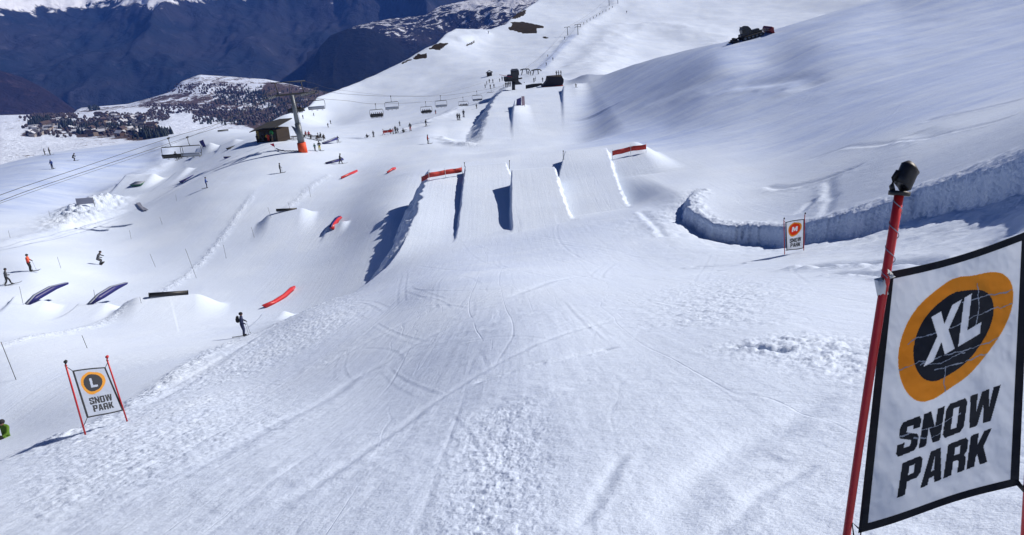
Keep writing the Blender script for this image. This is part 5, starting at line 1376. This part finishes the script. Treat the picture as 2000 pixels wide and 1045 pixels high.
# queue at the station and riders of the drag lift: alike, tiny
q0 = make_person('stand', 'black', 'black', skis='skis'); q0['category'] = 'person'; first = True
def tiny(u, v, lb, grp, rz):
    global first
    g, d = on_ground(u, v); o = q0 if first else copy_tree(q0); first = False; place(o, g, R(rz), lb, grp); return o
for i, (u, v) in enumerate(((956,162),(963,162),(951,166),(948,172),(958,173),(965,172))): tiny(u, v, 'tiny dark skier in the loose group left of the lift station', 'skiers gathered left of the lift station', 40 * i)
for i, (u, v) in enumerate(((988,170),(991,170),(994,169),(997,169))): tiny(u, v, 'tiny dark skier queueing in the row under the lift station', 'skiers queueing under the lift station', 20)
for i in range(11):
    t = i / 10; tiny(1134 + 62 * t, 52 - 36 * t - 4 * t * (1 - t), 'tiny dark skier towed uphill along the drag lift', 'skiers riding the drag lift', -10)
for i, (u, v) in enumerate(((1043,161),(1046,158),(1060,160))): tiny(u, v, 'tiny dark skier on the snow left of the start ramp', 'skiers left of the dark start ramp', 90 * i)
# ------------------------------------------------------------------ snow groomer on the ridge
gg, gd = on_ground(1468, 76, 178)
gr = empty('snow_groomer', gg, 'dark snow groomer with red front blade parked on the right ridge', 'snow groomer')
a0, a1 = on_ground(1432, 84)[0], on_ground(1500, 64)[0]
dv = (a1 - a0); print('GROOMER', gd, dv.length); 
hd_ = math.atan2(dv.y, dv.x); pt_ = -math.atan2(dv.z, math.hypot(dv.x, dv.y))
gr.rotation_euler = (0, pt_, hd_); gr.location = a0.lerp(a1, .5) + Vector((0, 0, .0)); gs = dv.length / 8.6 * 1.0; gr.scale = (min(max(gs, .8), 1.3),) * 3
def extr(b, prof, y0, y1):
    b.surf([[(x, y0, z), (x, y1, z)] for x, z in prof] , None, False)
    for y in (y0, y1): b.poly([(x, y, z) for x, z in prof])
M_TRK = mat('groomer_track', (0.012, 0.012, 0.013), .8, bump=.5); M_GBODY = mat('groomer_body', (0.02, 0.022, 0.022), .4); M_GRED = mat('groomer_red', (0.22, 0.015, 0.02), .4)
M_GLASS = mat('dark_glass', (0.01, 0.014, 0.018), .1)
for s in (-1, 1):
    b = MB(); pr = [(-2.5, .35), (-2.2, .02), (2.3, .02), (2.8, .45), (2.5, .85), (-2.2, .85)]
    extr(b, pr + [pr[0]], s * 1.0, s * 2.0)
    for k in range(24): b.box((-2.2 + k * .2, s * 1.5, .0), (.05, 1.0, .10))
    t = b.build('track', M_TRK, gr)
    for k in range(5): b = MB(); b.tube([(-1.9 + k * .95, s * 2.0, .42), (-1.9 + k * .95, s * 2.06, .42)], .30, 12); b.build('wheel', M_STEEL, t)
b = MB(); pr = [(-2.6, .7), (-2.5, 1.35), (-.2, 1.55), (.2, 1.3), (2.6, 1.25), (2.7, .7)]; extr(b, pr + [pr[0]], -1.0, 1.0); b.build('body', M_GBODY, gr)
b = MB(); pr = [(-2.0, 1.4), (-2.1, 2.4), (-1.8, 2.95), (-.5, 3.0), (.15, 2.2), (.25, 1.4)]; extr(b, pr + [pr[0]], -.95, .95); cb = b.build('cab', M_GBODY, gr)
b = MB(); b.poly([(-.42, -.85, 2.92), (.16, -.85, 2.12), (.16, .85, 2.12), (-.42, .85, 2.92)], (.03, 0, .03)); b.build('windscreen', M_GLASS, cb)
for s in (-1, 1): b = MB(); b.poly([(-1.85, s * .97, 2.0), (-1.7, s * .97, 2.8), (-.55, s * .97, 2.85), (-.1, s * .97, 2.1)], (0, s * .02, 0)); b.build('window', M_GLASS, cb)
b = MB(); b.tube([(-1.9, -.9, 3.05), (-1.9, .9, 3.05)], .06, 6); b.box((-1.2, 0, 3.08), (.5, .4, .14)); b.build('light_bar', M_DARK, cb)
b = MB(); b.box((1.3, 0, 1.5), (1.8, 1.4, .45), bevel=.08); b.tube([(.5, .8, 1.3), (.5, .8, 2.3)], .08, 8); b.build('cargo_deck', M_GBODY, gr)
for s in (-1, 1): b = MB(); b.tube([(2.5, s * .5, .8), (3.3, s * .5, 1.1), (3.9, s * .6, .7)], .10, 6); b.build('lift_arm', M_STEEL, gr)
b = MB(); b.surf([[(4.0 + c, y, z) for c, z in ((.35, -.05), (.05, .3), (.0, .8), (.15, 1.25), (.45, 1.5))] for y in (-2.5, -1.9, 0, 1.9, 2.5)], (.1, 0, 0)); 
for s in (-1, 1): b.surf([[(4.0 + c, s * 2.5, z) for c, z in ((.35, -.05), (.05, .3), (.0, .8), (.15, 1.25), (.45, 1.5))], [(4.8 + c * .3, s * 2.8, z) for c, z in ((.35, -.05), (.05, .3), (.0, .8), (.15, 1.05), (.35, 1.2))]], (0, .08, 0))
b.build('blade', M_GRED, gr)
b = MB(); b.box((-3.9, 0, .35), (.9, 4.2, .5), bevel=.1); b.box((-4.5, 0, .15), (.7, 4.2, .12)); b.tube([(-2.6, 0, .8), (-3.6, 0, .7)], .14, 8); b.box((-3.8, 0, .8), (.5, 3.0, .35), bevel=.06); b.build('tiller', M_TRK, gr)

# ------------------------------------------------------------------ valley station of the chairlift
sg_, sdn = on_ground(1003, 173); sg_, sdn = on_ground(1003, 176)
st = empty('lift_station', sg_, 'dark chairlift station with boxy canopy on a pillar, queue beside it', 'lift station')
S_ = sdn / F_PX                     # metres per photograph pixel there
def q3(u, v, k=0.0): return level(u, v, sg_, k) - sg_
def blockpx(b, u0, v0, u1, v1, depth, k=0.0, **kw):
    c = (q3(u0, v0, k) + q3(u1, v1, k)) / 2; w_ = (q3(u1, v0, k) - q3(u0, v0, k)).length; h = abs(q3(u0, v0, k).z - q3(u0, v1, k).z)
    b.box(c + Vector((0, depth / 2, 0)), (w_, depth, h), **kw)
M_ST = mat('station_cladding', (0.018, 0.020, 0.026), .5)
b = MB(); b.tube([(0, 1.0, -.5), q3(1003, 158) + Vector((0, 1.0, 0))], .55, 12); b.build('pillar', M_ST, st)
b = MB(); blockpx(b, 998, 138, 1014, 150, 7, bevel=.3); b.build('canopy', M_ST, st)
b = MB(); blockpx(b, 991, 149.5, 1013, 157, 8, k=.5, bevel=.15); b.build('machine_housing', M_ST, st)
b = MB(); blockpx(b, 986, 157.3, 1013, 159.3, 6); b.build('platform', M_DARK, st)
b = MB(); blockpx(b, 984, 151, 991, 158.5, 3, k=1); hb = b.build('operator_cabin', M_ST, st)
b = MB(); blockpx(b, 985.5, 152.5, 989.5, 155.5, .1, k=.9); b.build('window', M_GLASS, hb)
b = MB(); a_ = q3(1013, 154); b.tube([a_, a_ + Vector((1.2, 0, .2))], .25, 8); c_ = q3(1009, 159); b.poly([c_ + Vector((-1, 1, 0)), c_ + Vector((.5, 1, 0)), c_ + Vector((1.8, 1, -1.2)), c_ + Vector((-1, 1, -1.2))], (0, 2, 0)); b.build('side_ramp', M_ST, st)
b = MB(); b.tube([q3(975, 146), q3(1000, 150)], .07, 5); b.build('guide_rail', M_REDCL, st)
# start ramp: tall take-off, its shade put into the dark colour, people on top
rg_, rdd = on_ground(1082, 169)
sr_ = empty('start_ramp', rg_, 'tall start ramp with its shade put into the dark wall colour, people standing on top', 'ramp')
def r3(u, v, k=0.0): return level(u, v, rg_, k) - rg_
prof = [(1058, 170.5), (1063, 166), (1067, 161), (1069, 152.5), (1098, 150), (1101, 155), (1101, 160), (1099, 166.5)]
b = MB(); b.poly([r3(u, v) for u, v in prof], (0, 5.5, 0)); b.build('shaded_wall', mat('ramp_shade', (.014, .013, .020), .8), sr_)  # near-black colour stands in for the shade on the start platform
b = MB(); b.surf([[r3(1069, 152.3), r3(1069, 152.3) + Vector((0, 5.6, 0))], [r3(1098, 149.8), r3(1098, 149.8) + Vector((0, 5.6, 0))]], (0, 0, .15)); b.build('deck', M_WOOD, sr_)
b = MB(); b.tube([r3(1060, 171.0) + Vector((0, -.1, .1)), r3(1080, 169.5) + Vector((0, -.1, .1)), r3(1100, 167.5) + Vector((0, -.1, .1))], .16, 6); b.build('red_padding', M_REDCL, sr_)
for i, (u, v, lb) in enumerate(((1088, 150.5, 'person in black on the start ramp, left one'), (1092.5, 150.2, 'person in black on the start ramp, middle one'), (1097, 150, 'person in black on the start ramp, right one'))):
    o = make_person('stand', 'black', ('navy', 'black', 'grey')[i], skis=None); place(o, rg_ + r3(u, v) + Vector((0, 2.0, .15)), R(60 * i), lb); o['category'] = 'person'
sw = MB(); g2, d2 = on_ground(1043, 173)
pts = [(1027, 167), (1040, 164.5), (1058, 163), (1062, 165), (1050, 169), (1040, 171.5), (1027, 173.5)]
sw.poly([level(u, v, g2) - g2 for u, v in pts], (0, 1.2, 0)); o = sw.build('dark_windbreak', mat('windbreak', (.012, .014, .018), .8)); o.location = g2; tag(o, 'long low dark windbreak between station and start ramp', 'windbreak')
# small brown cabin
cg, cd = on_ground(956, 149); cs = cd / F_PX
cbn = empty('brown_cabin', cg, 'tiny brown cabin with dark roof on the slope left of the station', 'cabin')
b = MB(); b.box((0, 1.5, .9), (2.6, 2.4, 1.8)); b.build('wall', M_WOOD, cbn)
b = MB(); b.surf([[(-1.8, 0, 1.4), (-1.8, 3.2, 1.4)], [(0, 0, 2.6), (0, 3.2, 2.6)], [(1.8, 0, 1.7), (1.8, 3.2, 1.7)]], (0, 0, .15), smooth=False); b.build('roof', M_DWOOD, cbn)
b = MB(); b.box((.3, .27, .8), (.7, .06, 1.5)); b.build('door', M_DARK, cbn)

# ------------------------------------------------------------------ drag lift
def drag_pylon(u, v, vt, lb, arms=1):
    g, d = on_ground(u, v); t = level(u - 1, vt, g) - g; H = t.z; o = empty('drag_lift_pylon', g, lb, 'lift pylon', None)
    b = MB(); b.tube([(0, 0, -.3), (t.x, t.y, H)], .28, 8, .20); b.build('mast', M_STEEL, o)
    for k in range(arms):
        b = MB(); z = H * (1 - .22 * k); b.tube([(t.x - 2.0, t.y, z), (t.x + 2.0, t.y, z + .1)], .16, 6)
        for s in (-1, 1): b.tube([(t.x + s * 1.9, t.y - .8, z - .25), (t.x + s * 1.9, t.y + .8, z - .25)], .20, 6); b.tube([(t.x + s * 1.9, t.y, z), (t.x + s * 1.9, t.y, z - .3)], .08, 5)
        b.build('crossarm', M_DARK, o)
    return g + Vector((t.x, t.y, H))
pa = drag_pylon(1109, 69, 53, 'drag lift pylon with a single crossarm, left of the lower pair')
pb = drag_pylon(1129, 68, 48, 'drag lift pylon with double crossarm, right of the lower pair', 2)
pc = drag_pylon(1190, 11, -6, 'drag lift pylon at the top edge of the picture, left one')
pd = drag_pylon(1207, 7, -6, 'drag lift pylon at the top edge of the picture, right one')
def gate(u, v, vt, lb):
    g, d = on_ground(u, v); t = level(u, vt, g) - g; o = empty('drag_lift_gate', g, lb, 'lift gate')
    b = MB(); b.tube([(-1.1, 0, -.2), (-.4, 0, t.z)], .22, 6); b.build('post', M_DARK, o)
    b = MB(); b.tube([(1.6, 0, -.2), (1.4, 0, t.z)], .22, 6); b.build('post', M_DARK, o)
    b = MB(); b.tube([(-1.6, 0, t.z * .95), (0, 0, t.z * 1.1), (2.4, 0, t.z * 1.05), (3.0, 0, t.z * .7)], .3, 6); b.build('crossbeam', M_DARK, o); return g + t
ga = gate(1023, 146, 136, 'small drag lift gate right of the station canopy'); gb = gate(1045, 146, 137, 'arched drag lift gate at the foot of the drag lift track')
for a_, b_, lb in ((ga, pa, 'left drag lift rope from the gate to the lower pylon'), (gb, pb, 'right drag lift rope from the gate to the lower pylon'), (pa, pc, 'left drag lift rope from the lower pylon to the top'), (pb, pd, 'right drag lift rope from the lower pylon to the top')):
    b = MB(); n = 10; b.tube([a_.lerp(b_, k / n) - Vector((0, 0, 2.0 * math.sin(k / n * math.pi))) for k in range(n + 1)], .05, 4); tag(b.build('drag_cable', M_DARK), lb, 'cable')
# ------------------------------------------------------------------ village: houses and woods on the plateau
rng = random.Random(11)
VT = np.c_[VU, VV]
def vground(u, v):
    i = np.argmin((VU - u) ** 2 + (VV - v) ** 2 * 2); return Vector([float(c) for c in VPTS[i]])
HW = [mat('pale_render', (.34, .30, .27), .8), mat('brown_chalet_wood', (.10, .06, .045), .8), mat('beige_stone', (.22, .17, .13), .8)]
HR = [mat('slate_roof', (.04, .04, .05), .7), mat('snowy_roof', (.55, .57, .62), .8), mat('brown_roof', (.07, .045, .04), .8)]
M_WIN = mat('window_glass', (.02, .025, .03), .2)
def house(wm, rm, l, w_, h):
    r = bpy.data.objects.new('village_house', None); COL.objects.link(r)
    b = MB(); b.box((0, 0, h / 2 - 1.5), (l, w_, h + 3)); b.build('wall', wm, r)
    b = MB(); o_ = 1.2; k = .38 * w_; b.surf([[(-l / 2 - o_, -w_ / 2 - o_, h - .3), (l / 2 + o_, -w_ / 2 - o_, h - .3)], [(-l / 2 - o_, 0, h + k), (l / 2 + o_, 0, h + k)], [(-l / 2 - o_, w_ / 2 + o_, h - .3), (l / 2 + o_, w_ / 2 + o_, h - .3)]], (0, 0, .5), smooth=False); rf = b.build('roof', rm, r)
    b = MB(); b.box((l * .2, w_ * .15, h + k * .9), (1.0, 1.0, 2.4)); b.build('chimney', wm, rf)
    for k_ in range(3): b = MB(); b.box((-l / 3 + k_ * l / 3, -w_ / 2 - .05, h * .55), (1.6, .2, 1.6)); b.build('window', M_WIN, r)
    return r
protos = [house(HW[0], HR[0], 16, 11, 7), house(HW[1], HR[1], 14, 10, 6), house(HW[2], HR[2], 22, 12, 9), house(HW[0], HR[1], 12, 9, 6)]
pu = [False] * 4
HL = ['pale village house with slate roof', 'dark wooden chalet with snowy roof', 'long stone village house with brown roof', 'small pale village house with snowy roof']
CL = [((60, 130), (236, 262), 34, 'in the left part of the village', 'houses in the left part of the village'), ((130, 210), (248, 262), 24, 'in the middle of the village', 'houses in the middle of the village'),
      ((175, 300), (248, 266), 34, 'in the near right part of the village', 'houses in the near right part of the village'), ((190, 290), (226, 244), 30, 'around the road behind the village', 'houses around the upper village road')]
for (ua, ub), (va, vb), n, wh, grp in CL:
    for k in range(n):
        t = rng.random(); u = ua + (ub - ua) * t; v = va + (vb - va) * rng.random()
        if grp.startswith('houses in the left'): v = 262 - 22 * t + rng.uniform(-9, 7)
        j = rng.randrange(4); g = vground(u, v); o = protos[j] if not pu[j] else copy_tree(protos[j]); pu[j] = True
        place(o, g, rng.uniform(-.6, .6) + rng.choice((0, math.pi / 2)), HL[j] + ' ' + wh, grp + ', ' + HL[j].split(' with')[0], scale=rng.uniform(1.0, 1.5)); o['category'] = 'house'
def wood(label, boxes, n, hmin, hmax, m, seed, conif=True):
    rg2 = random.Random(seed); V, F_ = [], []
    for k in range(n):
        (ua, ub), (va, vb) = boxes[rg2.randrange(len(boxes))]
        u = rg2.uniform(ua, ub); v = rg2.uniform(va, vb)
        g = vground(u, v); h = rg2.uniform(hmin, hmax); r_ = h * (.24 if conif else .42); a0_ = rg2.random() * 6; i0 = len(V)
        g = g + Vector((rg2.uniform(-8, 8), rg2.uniform(-12, 12), -1))
        lv = ((0.05, 1.0), (.35, .72), (.36, .85), (.65, .42), (.66, .52), (1.0, .02)) if conif else ((.1, .3), (.35, .9), (.55, 1.0), (.8, .75), (.95, .35), (1.0, .05))
        for z_, q_ in lv:
            for s in range(6): a = a0_ + s * math.pi / 3; jj = rg2.uniform(.8, 1.2); V.append((g.x + math.cos(a) * r_ * q_ * jj, g.y + math.sin(a) * r_ * q_ * jj, g.z + h * z_))
        for l_ in range(5):
            for s in range(6): F_.append((i0 + l_ * 6 + s, i0 + l_ * 6 + (s + 1) % 6, i0 + (l_ + 1) * 6 + (s + 1) % 6, i0 + (l_ + 1) * 6 + s))
    me = bpy.data.meshes.new('woodland'); me.from_pydata(V, [], F_); o = link('woodland', me, None, [m]); tag(o, label, 'woodland', kind='stuff')
M_CON = mat('dark_conifer', (.018, .028, .026), .95, bscale=.02, noise=.5); M_BARE = mat('bare_woodland', (.06, .045, .045), .95, bscale=.02, noise=.5)
wood('dark conifer clumps between the village houses', [((60, 100), (238, 248)), ((65, 95), (234, 244)), ((150, 200), (250, 262)), ((180, 200), (246, 256)), ((265, 330), (256, 272)), ((205, 262), (250, 258)), ((120, 145), (240, 252)), ((270, 325), (258, 270)), ((176, 192), (212, 216))], 420, 12, 26, M_CON, 3)
wood('bare woods and hedges around the village', [((40, 330), (228, 268)), ((60, 150), (224, 232)), ((150, 250), (232, 262)), ((200, 330), (222, 236)), ((290, 420), (205, 222)), ((380, 520), (212, 240)), ((330, 480), (165, 185))], 1500, 7, 14, M_BARE, 5, False)
wood('dense dark forest on the right side of the plateau', [((390, 640), (214, 245)), ((480, 700), (170, 220)), ((420, 520), (178, 205)), ((520, 640), (185, 235))], 1500, 9, 18, M_CON, 7)
